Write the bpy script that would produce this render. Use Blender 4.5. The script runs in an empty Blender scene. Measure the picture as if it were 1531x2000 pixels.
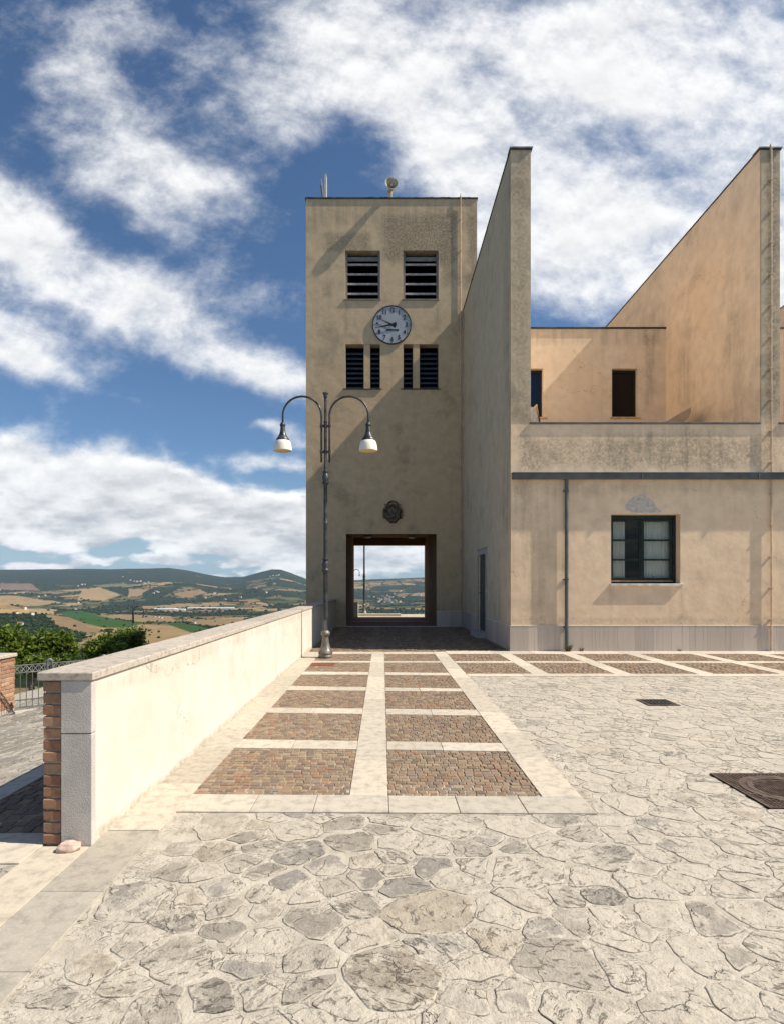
import bpy, bmesh, math, random
import numpy as np
from mathutils import Vector, Matrix, noise as mnoise

random.seed(7)
rng = np.random.default_rng(7)
R = math.radians
sc = bpy.context.scene
COL = sc.collection

# ------------------------------------------------------------------ survey of the place
F, VX, VY, H = 1170.0, 747.0, 1143.0, 1.6     # focal length, vanishing point, eye height used to measure the place
def X_at(px, Y): return (px - VX) * Y / F
def Z_at(py, Y): return H + (VY - py) * Y / F
def ground(px, py):
    Y = F * H / (py - VY)
    return (px - VX) * Y / F, Y

YF = 14.51        # building front
YT = 22.94        # tower front
YB = 29.5         # tower back
SUN = Vector((0.9, -0.128, 1.0)).normalized()

# ------------------------------------------------------------------ node helper
class NT:
    def __init__(s, tree):
        s.t = tree
    def n(s, typ, **p):
        nd = s.t.nodes.new(typ)
        for k, v in p.items():
            setattr(nd, k, v)
        return nd
    def put(s, sock, v):
        if isinstance(v, bpy.types.NodeSocket):
            s.t.links.new(v, sock)
        elif v is not None:
            if sock.type == 'RGBA' and len(v) == 3:
                v = (*v, 1)
            sock.default_value = v
    def m(s, op, a, b=None, c=None, clamp=False):
        nd = s.n('ShaderNodeMath', operation=op, use_clamp=clamp)
        s.put(nd.inputs[0], a)
        if b is not None: s.put(nd.inputs[1], b)
        if c is not None: s.put(nd.inputs[2], c)
        return nd.outputs[0]
    def vm(s, op, a, b=None):
        nd = s.n('ShaderNodeVectorMath', operation=op)
        s.put(nd.inputs[0], a)
        if b is not None: s.put(nd.inputs[1], b)
        return nd.outputs['Value'] if op in ('DOT_PRODUCT', 'LENGTH') else nd.outputs['Vector']
    def mix(s, f, a, b, blend='MIX'):
        nd = s.n('ShaderNodeMix', data_type='RGBA', blend_type=blend)
        s.put(nd.inputs[0], f); s.put(nd.inputs[6], a); s.put(nd.inputs[7], b)
        return nd.outputs[2]
    def noise(s, vec, scale, detail=4, rough=0.55, dist=0.0, out='Fac', dims='3D'):
        nd = s.n('ShaderNodeTexNoise', noise_dimensions=dims)
        s.put(nd.inputs['Vector'], vec)
        s.put(nd.inputs['Scale'], scale); s.put(nd.inputs['Detail'], detail)
        s.put(nd.inputs['Roughness'], rough); s.put(nd.inputs['Distortion'], dist)
        return nd.outputs[out]
    def step(s, v, lo, hi, a=0.0, b=1.0):
        nd = s.n('ShaderNodeMapRange', interpolation_type='SMOOTHSTEP')
        s.put(nd.inputs[0], v)
        for i, q in enumerate((lo, hi, a, b)): s.put(nd.inputs[1 + i], q)
        return nd.outputs[0]
    def sep(s, v):
        nd = s.n('ShaderNodeSeparateXYZ'); s.put(nd.inputs[0], v); return nd.outputs
    def comb(s, x, y, z=0.0):
        nd = s.n('ShaderNodeCombineXYZ')
        for i, q in enumerate((x, y, z)): s.put(nd.inputs[i], q)
        return nd.outputs[0]
    def pos(s):
        return s.n('ShaderNodeNewGeometry').outputs['Position']
    def obj(s):
        return s.n('ShaderNodeTexCoord').outputs['Object']
    def bump(s, h, strength, dist, normal=None):
        nd = s.n('ShaderNodeBump')
        s.put(nd.inputs['Height'], h); s.put(nd.inputs['Strength'], strength); s.put(nd.inputs['Distance'], dist)
        if normal is not None: s.put(nd.inputs['Normal'], normal)
        return nd.outputs[0]
    def attr(s, name):
        return s.n('ShaderNodeAttribute', attribute_name=name).outputs

def newmat(name):
    m = bpy.data.materials.new(name)
    m.use_nodes = True
    g = NT(m.node_tree)
    b = m.node_tree.nodes['Principled BSDF']
    b.inputs['Roughness'].default_value = 0.85
    b.inputs['Specular IOR Level'].default_value = 0.3
    return m, g, b

def mat_simple(name, col, rough=0.7, metal=0.0, var=0.12, scale=6.0, bump=0.0, bscale=80, spec=0.4):
    m, g, b = newmat(name)
    p = g.obj()
    n1 = g.noise(p, scale, 5)
    dark = tuple(c * (1 - 2.2 * var) for c in col); light = tuple(min(1, c * (1 + var * 1.6)) for c in col)
    g.put(b.inputs['Base Color'], g.mix(g.step(n1, 0.3, 0.72), dark, light))
    b.inputs['Roughness'].default_value = rough
    b.inputs['Metallic'].default_value = metal
    b.inputs['Specular IOR Level'].default_value = spec
    g.put(b.inputs['Roughness'], g.step(n1, 0.3, 0.7, max(0, rough - 0.1), min(1, rough + 0.1)))
    if bump:
        g.put(b.inputs['Normal'], g.bump(g.noise(p, bscale, 4), bump, 0.004))
    return m

# plaster: mottled render coat with weather stains of their own shape.
# stains: (axis 'x'/'y', a0, a1, z0, z1, softness, strength, kind)
def plaster(name, base, grime=(0.20, 0.175, 0.14), general=0.3, stains=(), bump=0.5, streak=0.25, gscale=0.55):
    m, g, b = newmat(name)
    p = g.pos(); xyz = g.sep(p)
    big = g.noise(p, gscale, 6, 0.6)
    mid = g.noise(p, 3.1, 5, 0.6)
    fine = g.noise(p, 42, 4, 0.65)
    speck = g.noise(p, 15, 6, 0.75)
    vs = g.vm('MULTIPLY', p, (1.0, 1.0, 0.07))
    st = g.noise(vs, 5.5, 5, 0.65)
    dark = tuple(c * 0.91 for c in base); light = tuple(min(1, c * 1.06) for c in base)
    col = g.mix(g.step(mid, 0.3, 0.7), dark, light)
    warm = (base[0] * 1.0, base[1] * 0.93, base[2] * 0.87)
    col = g.mix(g.m('MULTIPLY', g.step(big, 0.48, 0.70), 0.5), col, warm)
    col = g.mix(g.m('MULTIPLY', g.step(g.noise(g.vm('ADD', p, (7, 3, 5)), gscale * 1.7, 6, 0.62), 0.52, 0.72), general), col, grime)
    col = g.mix(g.m('MULTIPLY', g.step(st, 0.53, 0.74), streak), col, grime)
    warp = g.m('SUBTRACT', g.noise(p, 1.9, 6, 0.65), 0.5)
    for (ax, a0, a1, z0, z1, soft, k, kind) in stains:
        a = xyz[0] if ax == 'x' else xyz[1]
        da = g.m('SUBTRACT', (a1 - a0) / 2, g.m('ABSOLUTE', g.m('SUBTRACT', a, (a0 + a1) / 2)))
        dz = g.m('SUBTRACT', (z1 - z0) / 2, g.m('ABSOLUTE', g.m('SUBTRACT', xyz[2], (z0 + z1) / 2)))
        d = g.m('ADD', g.m('MINIMUM', da, dz), g.m('MULTIPLY', warp, soft * 2.4))
        msk = g.step(d, -soft * 0.3, soft)
        if kind == 'lichen':      # speckled growth
            msk = g.m('MULTIPLY', msk, g.step(speck, 0.38, 0.62, 0.25, 1.0))
        elif kind == 'run':       # vertical run-off
            msk = g.m('MULTIPLY', msk, g.m('MULTIPLY', g.step(st, 0.36, 0.66, 0.2, 1.0), g.step(speck, 0.34, 0.60, 0.45, 1.0)))
        col = g.mix(g.m('MULTIPLY', msk, k), col, grime)
    col = g.mix(g.m('MULTIPLY', g.step(fine, 0.55, 0.75), 0.30), col, tuple(c * 0.8 for c in base))
    # hairline cracks
    vor = g.n('ShaderNodeTexVoronoi', feature='DISTANCE_TO_EDGE')
    g.put(vor.inputs['Vector'], g.vm('ADD', p, g.vm('SCALE', g.noise(p, 2.2, 5, out='Color'), None)))
    vor.inputs['Scale'].default_value = 0.45
    crack = g.m('MULTIPLY', g.m('LESS_THAN', vor.outputs['Distance'], 0.0025), g.step(big, 0.5, 0.6))
    col = g.mix(g.m('MULTIPLY', crack, 0.45), col, tuple(c * 0.5 for c in grime))
    g.put(b.inputs['Base Color'], col)
    b.inputs['Roughness'].default_value = 0.95
    b.inputs['Specular IOR Level'].default_value = 0.1
    lump = g.noise(p, 2.2, 4, 0.5)
    n = g.bump(lump, bump * 0.75, 0.035)
    n = g.bump(g.noise(p, 9, 5, 0.6), bump * 0.6, 0.008, n)
    g.put(b.inputs['Normal'], g.bump(fine, bump * 0.5, 0.003, n))
    return m

def tint_mat(name, rough=0.85, edge_dark=False, mottling=0.35, cream=None, cream_amt=0.0, bump=0.6, sc1=14.0):
    """colour comes from the per-stone attribute 'col', worn and flecked by noise"""
    m, g, b = newmat(name)
    p = g.pos()
    base = g.attr('col')[0]
    n1 = g.noise(p, sc1, 6, 0.65)
    n2 = g.noise(p, sc1 * 6, 4, 0.6)
    col = g.mix(g.m('MULTIPLY', g.step(n1, 0.42, 0.7), mottling), base, (0.06, 0.052, 0.045))
    col = g.mix(g.m('MULTIPLY', g.step(n2, 0.5, 0.75), mottling * 0.6), col, (0.75, 0.68, 0.58))
    if cream:
        e0 = g.attr('edge')[2]
        loc = g.attr('loc')[1]; sd = g.m('FRACT', g.m('MULTIPLY', g.sep(loc)[2], 7.31))
        cn = g.noise(loc, 4.2, 8, 0.70, 0.5)
        at = g.attr('wear')[2]
        lvl = g.m('ADD', g.m('ADD', cn, g.m('MULTIPLY', g.m('SUBTRACT', at, 0.5), 0.26)), g.m('MULTIPLY', e0, 0.15))
        msk = g.step(lvl, 0.43, 0.56)
        flake = g.step(g.noise(loc, 15, 8, 0.75, 0.8), 0.34, 0.50)
        # tonal drift inside a stone
        col = g.mix(g.m('MULTIPLY', g.step(g.noise(loc, 6, 5, 0.6), 0.35, 0.7), 0.45), col, (0.235, 0.205, 0.165))
        col = g.mix(g.m('MULTIPLY', g.m('MULTIPLY', msk, flake), cream_amt), col, cream)
        # dark flecks and broken bedding, turned differently on every stone
        fl = g.noise(g.vm('MULTIPLY', loc, (1.0, 2.2, 1.0)), 12, 7, 0.74, 0.8)
        thr = g.m('ADD', 0.535, g.m('MULTIPLY', sd, 0.10))
        fk = g.step(g.m('SUBTRACT', fl, thr), 0.0, 0.05)
        col = g.mix(g.m('MULTIPLY', fk, 0.48), col, (0.125, 0.110, 0.09))
        vo = g.n('ShaderNodeTexVoronoi', feature='DISTANCE_TO_EDGE'); vo.inputs['Scale'].default_value = 3.6
        g.put(vo.inputs['Vector'], g.vm('ADD', loc, g.vm('MULTIPLY', g.noise(loc, 5, 5, .65, out='Color'), (.16, .16, .16))))
        ck_ = g.m('MULTIPLY', g.step(vo.outputs['Distance'], 0.0, 0.016, 1.0, 0.0), g.step(g.noise(loc, 4.3, 5), 0.50, 0.58))
        col = g.mix(g.m('MULTIPLY', ck_, 0.36), col, (0.10, 0.087, 0.069))
        pit = g.noise(p, 60, 4, 0.7)
        col = g.mix(g.m('MULTIPLY', g.step(pit, 0.60, 0.68), 0.35), col, (0.11, 0.096, 0.077))
    if edge_dark:
        e = g.attr('edge')[2]
        en = g.step(g.noise(p, 6, 6, 0.75), 0.40, 0.56)
        col = g.mix(g.m('MULTIPLY', g.step(e, 0.60, 0.95), g.m('MULTIPLY', en, 0.9)), col, (0.09, 0.077, 0.06))
    g.put(b.inputs['Base Color'], col)
    b.inputs['Roughness'].default_value = rough
    b.inputs['Specular IOR Level'].default_value = 0.25
    h = g.m('ADD', g.m('MULTIPLY', n1, 0.7), g.m('MULTIPLY', n2, 0.25))
    if cream:
        h = g.m('ADD', h, g.m('MULTIPLY', g.m('MAXIMUM', fk, ck_), -0.8))
        h = g.m('ADD', h, g.m('MULTIPLY', g.noise(loc, 6, 7, 0.72), 1.9))
    g.put(b.inputs['Normal'], g.bump(h, bump, 0.012 if cream else 0.004))
    return m

# ------------------------------------------------------------------ mesh helper
class MB:
    def __init__(s):
        s.v = []; s.f = []; s.mi = []; s.cur = 0; s.col = None; s.attrs = {}
    def quadbox(s, lo, hi):
        x0, y0, z0 = lo; x1, y1, z1 = hi
        k = len(s.v)
        s.v += [(x0, y0, z0), (x1, y0, z0), (x1, y1, z0), (x0, y1, z0), (x0, y0, z1), (x1, y0, z1), (x1, y1, z1), (x0, y1, z1)]
        fs = [(3, 2, 1, 0), (4, 5, 6, 7), (0, 1, 5, 4), (1, 2, 6, 5), (2, 3, 7, 6), (3, 0, 4, 7)]
        s.f += [tuple(k + i for i in f) for f in fs]; s.mi += [s.cur] * 6
        return s
    box = quadbox
    def bbox(s, lo, hi, b=0.01):
        """box with chamfered edges"""
        bm = bmesh.new()
        bmesh.ops.create_cube(bm, size=1)
        for v in bm.verts:
            v.co = Vector([(lo[i] + hi[i]) / 2 + v.co[i] * (hi[i] - lo[i]) for i in range(3)])
        bmesh.ops.bevel(bm, geom=bm.edges[:], offset=b, segments=1, profile=0.5, affect='EDGES')
        s.addbm(bm); return s
    def addbm(s, bm, M=None):
        k = len(s.v)
        bm.verts.index_update()
        for v in bm.verts:
            s.v.append(tuple(M @ v.co) if M else tuple(v.co))
        for f in bm.faces:
            s.f.append(tuple(k + v.index for v in f.verts)); s.mi.append(s.cur)
        bm.free()
    def poly(s, pts, y0=None, y1=None, axis='y'):
        """extrude an outline (a,z) along y (or x)"""
        n = len(pts); k = len(s.v)
        mk = (lambda a, z, d: (a, d, z)) if axis == 'y' else (lambda a, z, d: (d, a, z))
        s.v += [mk(a, z, y0) for a, z in pts] + [mk(a, z, y1) for a, z in pts]
        s.f.append(tuple(k + i for i in range(n))); s.f.append(tuple(k + n + i for i in reversed(range(n))))
        s.mi += [s.cur] * 2
        for i in range(n):
            j = (i + 1) % n
            s.f.append((k + i, k + n + i, k + n + j, k + j)); s.mi.append(s.cur)
        return s
    def lathe(s, prof, c=(0, 0, 0), seg=20, M=None):
        """prof: list of (z, r)"""
        k = len(s.v)
        for z, r in prof:
            for i in range(seg):
                a = 2 * math.pi * i / seg
                p = Vector((r * math.cos(a), r * math.sin(a), z))
                if M: p = M @ p
                s.v.append((c[0] + p.x, c[1] + p.y, c[2] + p.z))
        for j in range(len(prof) - 1):
            for i in range(seg):
                a = k + j * seg + i; b = k + j * seg + (i + 1) % seg
                s.f.append((a, b, b + seg, a + seg)); s.mi.append(s.cur)
        s.f.append(tuple(k + i for i in reversed(range(seg)))); s.f.append(tuple(k + (len(prof) - 1) * seg + i for i in range(seg)))
        s.mi += [s.cur] * 2
        return s
    def tube(s, pts, r, seg=10):
        pts = [Vector(p) for p in pts]
        rr = r if isinstance(r, (list, tuple)) else [r] * len(pts)
        k = len(s.v); up = Vector((0.12, 0.97, 0.2)).normalized()
        for i, p in enumerate(pts):
            t = (pts[min(i + 1, len(pts) - 1)] - pts[max(i - 1, 0)]).normalized()
            u = (up - t * up.dot(t))
            if u.length < 1e-3: u = Vector((1, 0, 0)) - t * t.x
            u.normalize(); w = t.cross(u)
            for j in range(seg):
                a = 2 * math.pi * j / seg
                s.v.append(tuple(p + (u * math.cos(a) + w * math.sin(a)) * rr[i]))
        for i in range(len(pts) - 1):
            for j in range(seg):
                a = k + i * seg + j; b = k + i * seg + (j + 1) % seg
                s.f.append((a, b, b + seg, a + seg)); s.mi.append(s.cur)
        s.f.append(tuple(k + i for i in reversed(range(seg)))); s.f.append(tuple(k + (len(pts) - 1) * seg + i for i in range(seg)))
        s.mi += [s.cur] * 2
        return s
    def solid(s, xs, ys, zs, pred):
        """walls as a grid of cells; only faces between full and empty cells are made"""
        xs, ys, zs = sorted(set(xs)), sorted(set(ys)), sorted(set(zs))
        nx, ny, nz = len(xs) - 1, len(ys) - 1, len(zs) - 1
        A = [[[bool(pred((xs[i] + xs[i + 1]) / 2, (ys[j] + ys[j + 1]) / 2, (zs[k] + zs[k + 1]) / 2)) for k in range(nz)] for j in range(ny)] for i in range(nx)]
        idx = {}
        def V(i, j, k):
            t = (xs[i], ys[j], zs[k])
            if t not in idx:
                idx[t] = len(s.v); s.v.append(t)
            return idx[t]
        def full(i, j, k):
            return 0 <= i < nx and 0 <= j < ny and 0 <= k < nz and A[i][j][k]
        for i in range(nx):
            for j in range(ny):
                for k in range(nz):
                    if not A[i][j][k]: continue
                    for (d, q) in (((-1, 0, 0), ((0, 0, 0), (0, 0, 1), (0, 1, 1), (0, 1, 0))), ((1, 0, 0), ((1, 0, 0), (1, 1, 0), (1, 1, 1), (1, 0, 1))),
                                   ((0, -1, 0), ((0, 0, 0), (1, 0, 0), (1, 0, 1), (0, 0, 1))), ((0, 1, 0), ((0, 1, 0), (0, 1, 1), (1, 1, 1), (1, 1, 0))),
                                   ((0, 0, -1), ((0, 0, 0), (0, 1, 0), (1, 1, 0), (1, 0, 0))), ((0, 0, 1), ((0, 0, 1), (1, 0, 1), (1, 1, 1), (0, 1, 1)))):
                        if not full(i + d[0], j + d[1], k + d[2]):
                            s.f.append(tuple(V(i + a, j + b, k + c) for a, b, c in q)); s.mi.append(s.cur)
        return s
    def build(s, name, mats, parent=None, smooth=False):
        me = bpy.data.meshes.new(name)
        off = Vector((0, 0, 0))
        p = parent
        while p is not None:
            off += p.location; p = p.parent
        me.from_pydata([(x - off.x, y - off.y, z - off.z) for x, y, z in s.v], [], s.f)
        if not isinstance(mats, (list, tuple)): mats = [mats]
        for m in mats: me.materials.append(m)
        if len(mats) > 1: me.polygons.foreach_set('material_index', s.mi)
        for nm, (typ, vals) in s.attrs.items():
            at = me.attributes.new(nm, typ, 'POINT')
            at.data.foreach_set({'FLOAT_COLOR': 'color', 'FLOAT_VECTOR': 'vector'}.get(typ, 'value'), np.asarray(vals, dtype=np.float32).ravel())
        if smooth:
            me.polygons.foreach_set('use_smooth', [True] * len(me.polygons))
            if smooth is not True:
                me.set_sharp_from_angle(angle=R(smooth))
        me.update()
        o = bpy.data.objects.new(name, me)
        COL.objects.link(o)
        if parent is not None: o.parent = parent
        return o

def tag(o, label=None, cat=None, group=None, kind=None):
    if label: o['label'] = label
    if cat: o['category'] = cat
    if group: o['group'] = group
    if kind: o['kind'] = kind
    return o
def empty(name, loc, label, cat, group=None):
    o = bpy.data.objects.new(name, None); o.empty_display_size = 0.3
    COL.objects.link(o); o.location = loc
    return tag(o, label, cat, group)
def copy_tree(o, parent=None):
    c = o.copy(); COL.objects.link(c)
    if parent is not None: c.parent = parent
    for ch in list(o.children): copy_tree(ch, c)
    return c

# ------------------------------------------------------------------ materials
WALL = (0.81, 0.62, 0.425)
GR = (0.20, 0.165, 0.12)
M = {}
M['tower'] = plaster('tower plaster', (0.54, 0.41, 0.262), GR, 0.45, [
    ('x', -0.1, 2.9, 13.9, 15.9, 0.3, 0.95, 'lichen'), ('x', -2.3, -0.4, 14.2, 15.2, 0.25, 0.8, 'lichen'),
    ('x', 3.2, 3.7, 13.2, 15.9, 0.2, 0.8, 'lichen'), ('x', 2.2, 2.75, 13.0, 15.5, 0.2, 0.6, 'lichen'),
    ('x', -2.3, -1.9, 12.6, 13.3, 0.2, 0.5, 'lichen'), ('x', 0.30, 0.40, 9.0, 10.8, 0.03, 0.35, 'run'),
    ('x', -2.9, 3.6, 15.2, 16.5, 0.35, 0.45, 'run'), ('x', -1.5, -1.2, 11.3, 12.5, 0.12, 0.4, 'run'), ('x', 1.95, 2.25, 11.3, 12.5, 0.12, 0.4, 'run'), ('x', -2.9, 3.6, -0.1, 1.1, 0.4, 0.3, 'lichen')], streak=0.12)
M['facade'] = plaster('facade plaster', WALL, (0.215, 0.185, 0.14), 0.22, [
    ('x', 3.2, 9.2, 4.35, 5.25, 0.25, 0.55, 'lichen'), ('x', 5.0, 8.5, 4.3, 5.45, 0.4, 0.6, 'run'),
    ('x', 3.0, 4.2, 0.9, 4.2, 0.6, 0.34, 'run'), ('x', 3.1, 3.7, 4.3, 7.5, 0.4, 0.40, 'lichen'),
    ('x', 9.0, 9.8, 4.3, 7.5, 0.3, 0.45, 'lichen'),
    ('x', 5.42, 5.62, 0.6, 1.60, 0.10, 0.45, 'run'), ('x', 7.14, 7.34, 0.6, 1.60, 0.10, 0.45, 'run'), ('x', 3.1, 15.6, 3.75, 4.2, 0.18, 0.30, 'run'), ('x', 3.1, 15.6, 0.58, 0.85, 0.10, 0.30, 'lichen')], streak=0.10)
M['fin'] = plaster('fin plaster', (0.56, 0.45, 0.31), (0.175, 0.155, 0.12), 0.55, [
    ('x', 3.0, 3.7, 5.5, 12.4, 0.3, 0.5, 'lichen'), ('x', 9.2, 9.7, 5.5, 12.4, 0.3, 0.85, 'lichen')], streak=0.2)
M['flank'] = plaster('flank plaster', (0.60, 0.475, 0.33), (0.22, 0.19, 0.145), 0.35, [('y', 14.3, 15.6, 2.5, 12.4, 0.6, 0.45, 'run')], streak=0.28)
M['finside'] = plaster('fin side plaster', (0.84, 0.675, 0.49), (0.26, 0.21, 0.15), 0.30, [
    ('y', 15.1, 16.0, 5.3, 8.9, 0.5, 0.6, 'run'), ('y', 17.5, 18.6, 6.0, 8.9, 0.5, 0.55, 'run')], streak=0.10)
M['terrace'] = plaster('terrace plaster', (0.80, 0.65, 0.475), (0.22, 0.18, 0.13), 0.15, [
    ('x', 8.45, 8.8, 7.4, 9.7, 0.2, 0.7, 'run'), ('x', 3.6, 9.1, 9.3, 9.95, 0.15, 0.35, 'run')], streak=0.10)
M['parapet'] = plaster('parapet plaster', (0.585, 0.545, 0.475), (0.34, 0.285, 0.21), 0.06, [
    ('y', 3.6, 24.0, 0.86, 1.02, 0.07, 0.5, 'run'), ('y', 3.6, 24.0, -0.05, 0.07, 0.05, 0.85, 'lichen')], bump=0.4, streak=0.05)
M['passage'] = plaster('passage shade brown', (0.20, 0.115, 0.055), (0.08, 0.05, 0.03), 0.3, streak=0.1)  # darker brown puts the passage's shade into the plaster colour
M['bare'] = mat_simple('bare grey render', (0.56, 0.50, 0.44), 0.95, 0, 0.10, 14, 0.7, 60)
M['plinth'] = None
M['coping'] = tint_mat('weathered coping stone', 0.85, mottling=0.5, sc1=22)
M['band'] = tint_mat('travertine paving band', 0.8, mottling=0.34, sc1=11, bump=0.45)
M['flag'] = tint_mat('crazy paving stone', 0.8, edge_dark=True, mottling=0.30, cream=(0.475, 0.428, 0.352), cream_amt=0.88, bump=1.0, sc1=16)
M['cobble'] = tint_mat('porphyry cobble', 0.8, mottling=0.16, sc1=30, bump=0.5)
M['gutter'] = mat_simple('painted grey sheet metal', (0.105, 0.112, 0.115), 0.5, 0.3, 0.14, 2.5)
M['pipe'] = mat_simple('grey downpipe paint', (0.115, 0.118, 0.12), 0.5, 0.3, 0.12, 3)
M['cap'] = mat_simple('dark metal flashing', (0.06, 0.058, 0.055), 0.55, 0.3, 0.2, 3)
M['capgreen'] = mat_simple('weathered zinc flashing', (0.30, 0.33, 0.31), 0.5, 0.5, 0.2, 3)
M['conduit'] = mat_simple('beige painted conduit', (0.56, 0.43, 0.30), 0.7, 0, 0.1, 4)
M['green'] = mat_simple('dark green painted wood', (0.010, 0.024, 0.020), 0.7, 0, 0.3, 12)
M['sill'] = mat_simple('white stone sill', (0.62, 0.58, 0.53), 0.6, 0, 0.12, 8)
M['darkframe'] = mat_simple('dark brown window frame', (0.012, 0.009, 0.007), 0.5, 0, 0.2, 8)
M['slat'] = mat_simple('grey concrete louvre', (0.36, 0.34, 0.315), 0.7, 0, 0.16, 10)
M['slatblue'] = mat_simple('blue grey metal louvre', (0.075, 0.10, 0.135), 0.4, 0.3, 0.15, 10)
M['jamb'] = mat_simple('grey metal jamb', (0.20, 0.19, 0.175), 0.5, 0.2, 0.1, 8)
M['iron'] = mat_simple('cast iron dark grey', (0.055, 0.056, 0.058), 0.42, 0.35, 0.2, 9, 0.2, 120)
M['ironlow'] = mat_simple('worn cast iron base', (0.17, 0.155, 0.135), 0.45, 0.35, 0.16, 9, 0.2, 120)
M['opal'] = mat_simple('cream opal shade', (0.80, 0.74, 0.62), 0.35, 0, 0.04, 5)
M['lens'] = mat_simple('yellowed lamp lens', (0.78, 0.58, 0.26), 0.4, 0, 0.06, 5)
M['fence'] = mat_simple('galvanised grey fence paint', (0.15, 0.158, 0.16), 0.45, 0.4, 0.12, 9)
M['fencelight'] = mat_simple('light fence band', (0.32, 0.32, 0.31), 0.45, 0.3, 0.1, 9)
M['castbrown'] = mat_simple('rusty brown cast iron', (0.125, 0.088, 0.068), 0.6, 0.3, 0.2, 14, 0.3, 90)
M['black'] = mat_simple('black painted shade', (0.012, 0.011, 0.010), 0.8, 0, 0.1, 8)  # for unlit hollows, their darkness is put into the colour
M['redcover'] = mat_simple('red brown metal cover', (0.20, 0.062, 0.030), 0.7, 0.1, 0.16, 12)
M['clockface'] = mat_simple('pale grey clock face', (0.36, 0.375, 0.395), 0.35, 0, 0.08, 1.6, spec=0.6)
M['ink'] = mat_simple('black enamel', (0.008, 0.008, 0.009), 0.4, 0, 0.05, 8)
M['door'] = mat_simple('dark scuffed metal door', (0.055, 0.057, 0.055), 0.6, 0.1, 0.35, 3.5)
M['doorstone'] = mat_simple('grey stone door surround', (0.40, 0.375, 0.35), 0.8, 0, 0.12, 6)
M['horn'] = mat_simple('grey cream horn', (0.40, 0.37, 0.30), 0.5, 0, 0.1, 6)
M['white'] = mat_simple('grey white metal', (0.36, 0.36, 0.34), 0.4, 0.1, 0.08, 6)
M['crest'] = mat_simple('dark weathered carved stone', (0.14, 0.11, 0.078), 0.9, 0, 0.35, 12, 1.0, 40)
M['pinkrock'] = mat_simple('pink limestone', (0.62, 0.46, 0.38), 0.85, 0, 0.16, 14, 0.8, 40)
M['roofing'] = mat_simple('grey roofing felt', (0.18, 0.17, 0.16), 0.9, 0, 0.1, 3)
M['terrfloor'] = mat_simple('bounce pale terrace floor', (0.68, 0.60, 0.48), 0.8, 0, 0.1, 3)  # hidden floor, made pale to bounce light onto the fin walls
M['soil'] = mat_simple('dry soil', (0.17, 0.13, 0.08), 0.95, 0, 0.25, 2, 0.6, 20)
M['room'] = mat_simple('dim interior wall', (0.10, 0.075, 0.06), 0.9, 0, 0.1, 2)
M['board'] = mat_simple('yellow pine board', (0.62, 0.43, 0.22), 0.7, 0, 0.12, 6)
M['spray'] = mat_simple('black spray paint', (0.015, 0.014, 0.013), 0.7, 0, 0.1, 6)

def mk_plinth():
    m, g, b = newmat('streaked grey marble')
    p = g.pos()
    st = g.noise(g.vm('MULTIPLY', p, (1, 1, 0.035)), 16, 5, 0.6, 0.4)
    st2 = g.noise(g.vm('MULTIPLY', p, (1, 1, 0.02)), 46, 3, 0.6)
    base = g.attr('col')[0]
    c = g.mix(g.m('MULTIPLY', g.step(st, 0.5, 0.72), 0.4), base, (0.24, 0.21, 0.185))
    c = g.mix(g.m('MULTIPLY', g.step(st2, 0.55, 0.75), 0.22), c, (0.16, 0.14, 0.13))
    g.put(b.inputs['Base Color'], c)
    b.inputs['Roughness'].default_value = 0.55
    return m
M['plinth'] = mk_plinth()

def mk_glass():
    m, g, b = newmat('window glass')
    b.inputs['Base Color'].default_value = (0.9, 0.95, 0.93, 1)
    b.inputs['Roughness'].default_value = 0.02
    b.inputs['Transmission Weight'].default_value = 1.0
    b.inputs['IOR'].default_value = 1.02
    b.inputs['Specular IOR Level'].default_value = 0.5
    m2 = g.n('ShaderNodeBsdfTransparent'); gl = g.n('ShaderNodeBsdfGlossy'); gl.inputs['Roughness'].default_value = 0.02
    m2.inputs[0].default_value = (0.88, 0.90, 0.88, 1)
    fr = g.n('ShaderNodeFresnel'); fr.inputs['IOR'].default_value = 1.28
    mx = g.n('ShaderNodeMixShader')
    g.put(mx.inputs[0], fr.outputs[0]); g.t.links.new(m2.outputs[0], mx.inputs[1]); g.t.links.new(gl.outputs[0], mx.inputs[2])
    out = [n for n in m.node_tree.nodes if n.type == 'OUTPUT_MATERIAL'][0]
    g.t.links.new(mx.outputs[0], out.inputs['Surface'])
    return m
M['glass'] = mk_glass()
def mk_pane(name, col):
    m, g, b = newmat(name)
    b.inputs['Base Color'].default_value = (*col, 1)
    b.inputs['Roughness'].default_value = 0.2
    b.inputs['Specular IOR Level'].default_value = 0.15
    return m
M['panedark'] = mk_pane('dark unlit pane', (0.012, 0.008, 0.006))
M['paneblue'] = mk_pane('sky reflection blue pane', (0.008, 0.020, 0.055))  # the sky's reflection is put into this pane's colour
def mk_curtain():
    m, g, b = newmat('white net curtain')
    p = g.obj()
    c = g.mix(g.noise(p, 20, 3), (0.74, 0.74, 0.71), (0.88, 0.88, 0.85))
    g.put(b.inputs['Base Color'], c)
    return m
M['curtain'] = mk_curtain()
def mk_brick(name, scale_axis='y'):
    m, g, b = newmat(name)
    base = g.attr('col')[0]
    p = g.pos()
    n = g.noise(p, 26, 5, 0.65)
    c = g.mix(g.m('MULTIPLY', g.step(n, 0.45, 0.7), 0.45), base, (0.10, 0.055, 0.03))
    c = g.mix(g.m('MULTIPLY', g.step(g.noise(p, 9, 5, 0.7), 0.58, 0.72), 0.4), c, (0.5, 0.42, 0.33))
    g.put(b.inputs['Base Color'], c)
    g.put(b.inputs['Normal'], g.bump(n, 0.8, 0.006))
    return m
M['brick'] = mk_brick('old terracotta brick')
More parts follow.
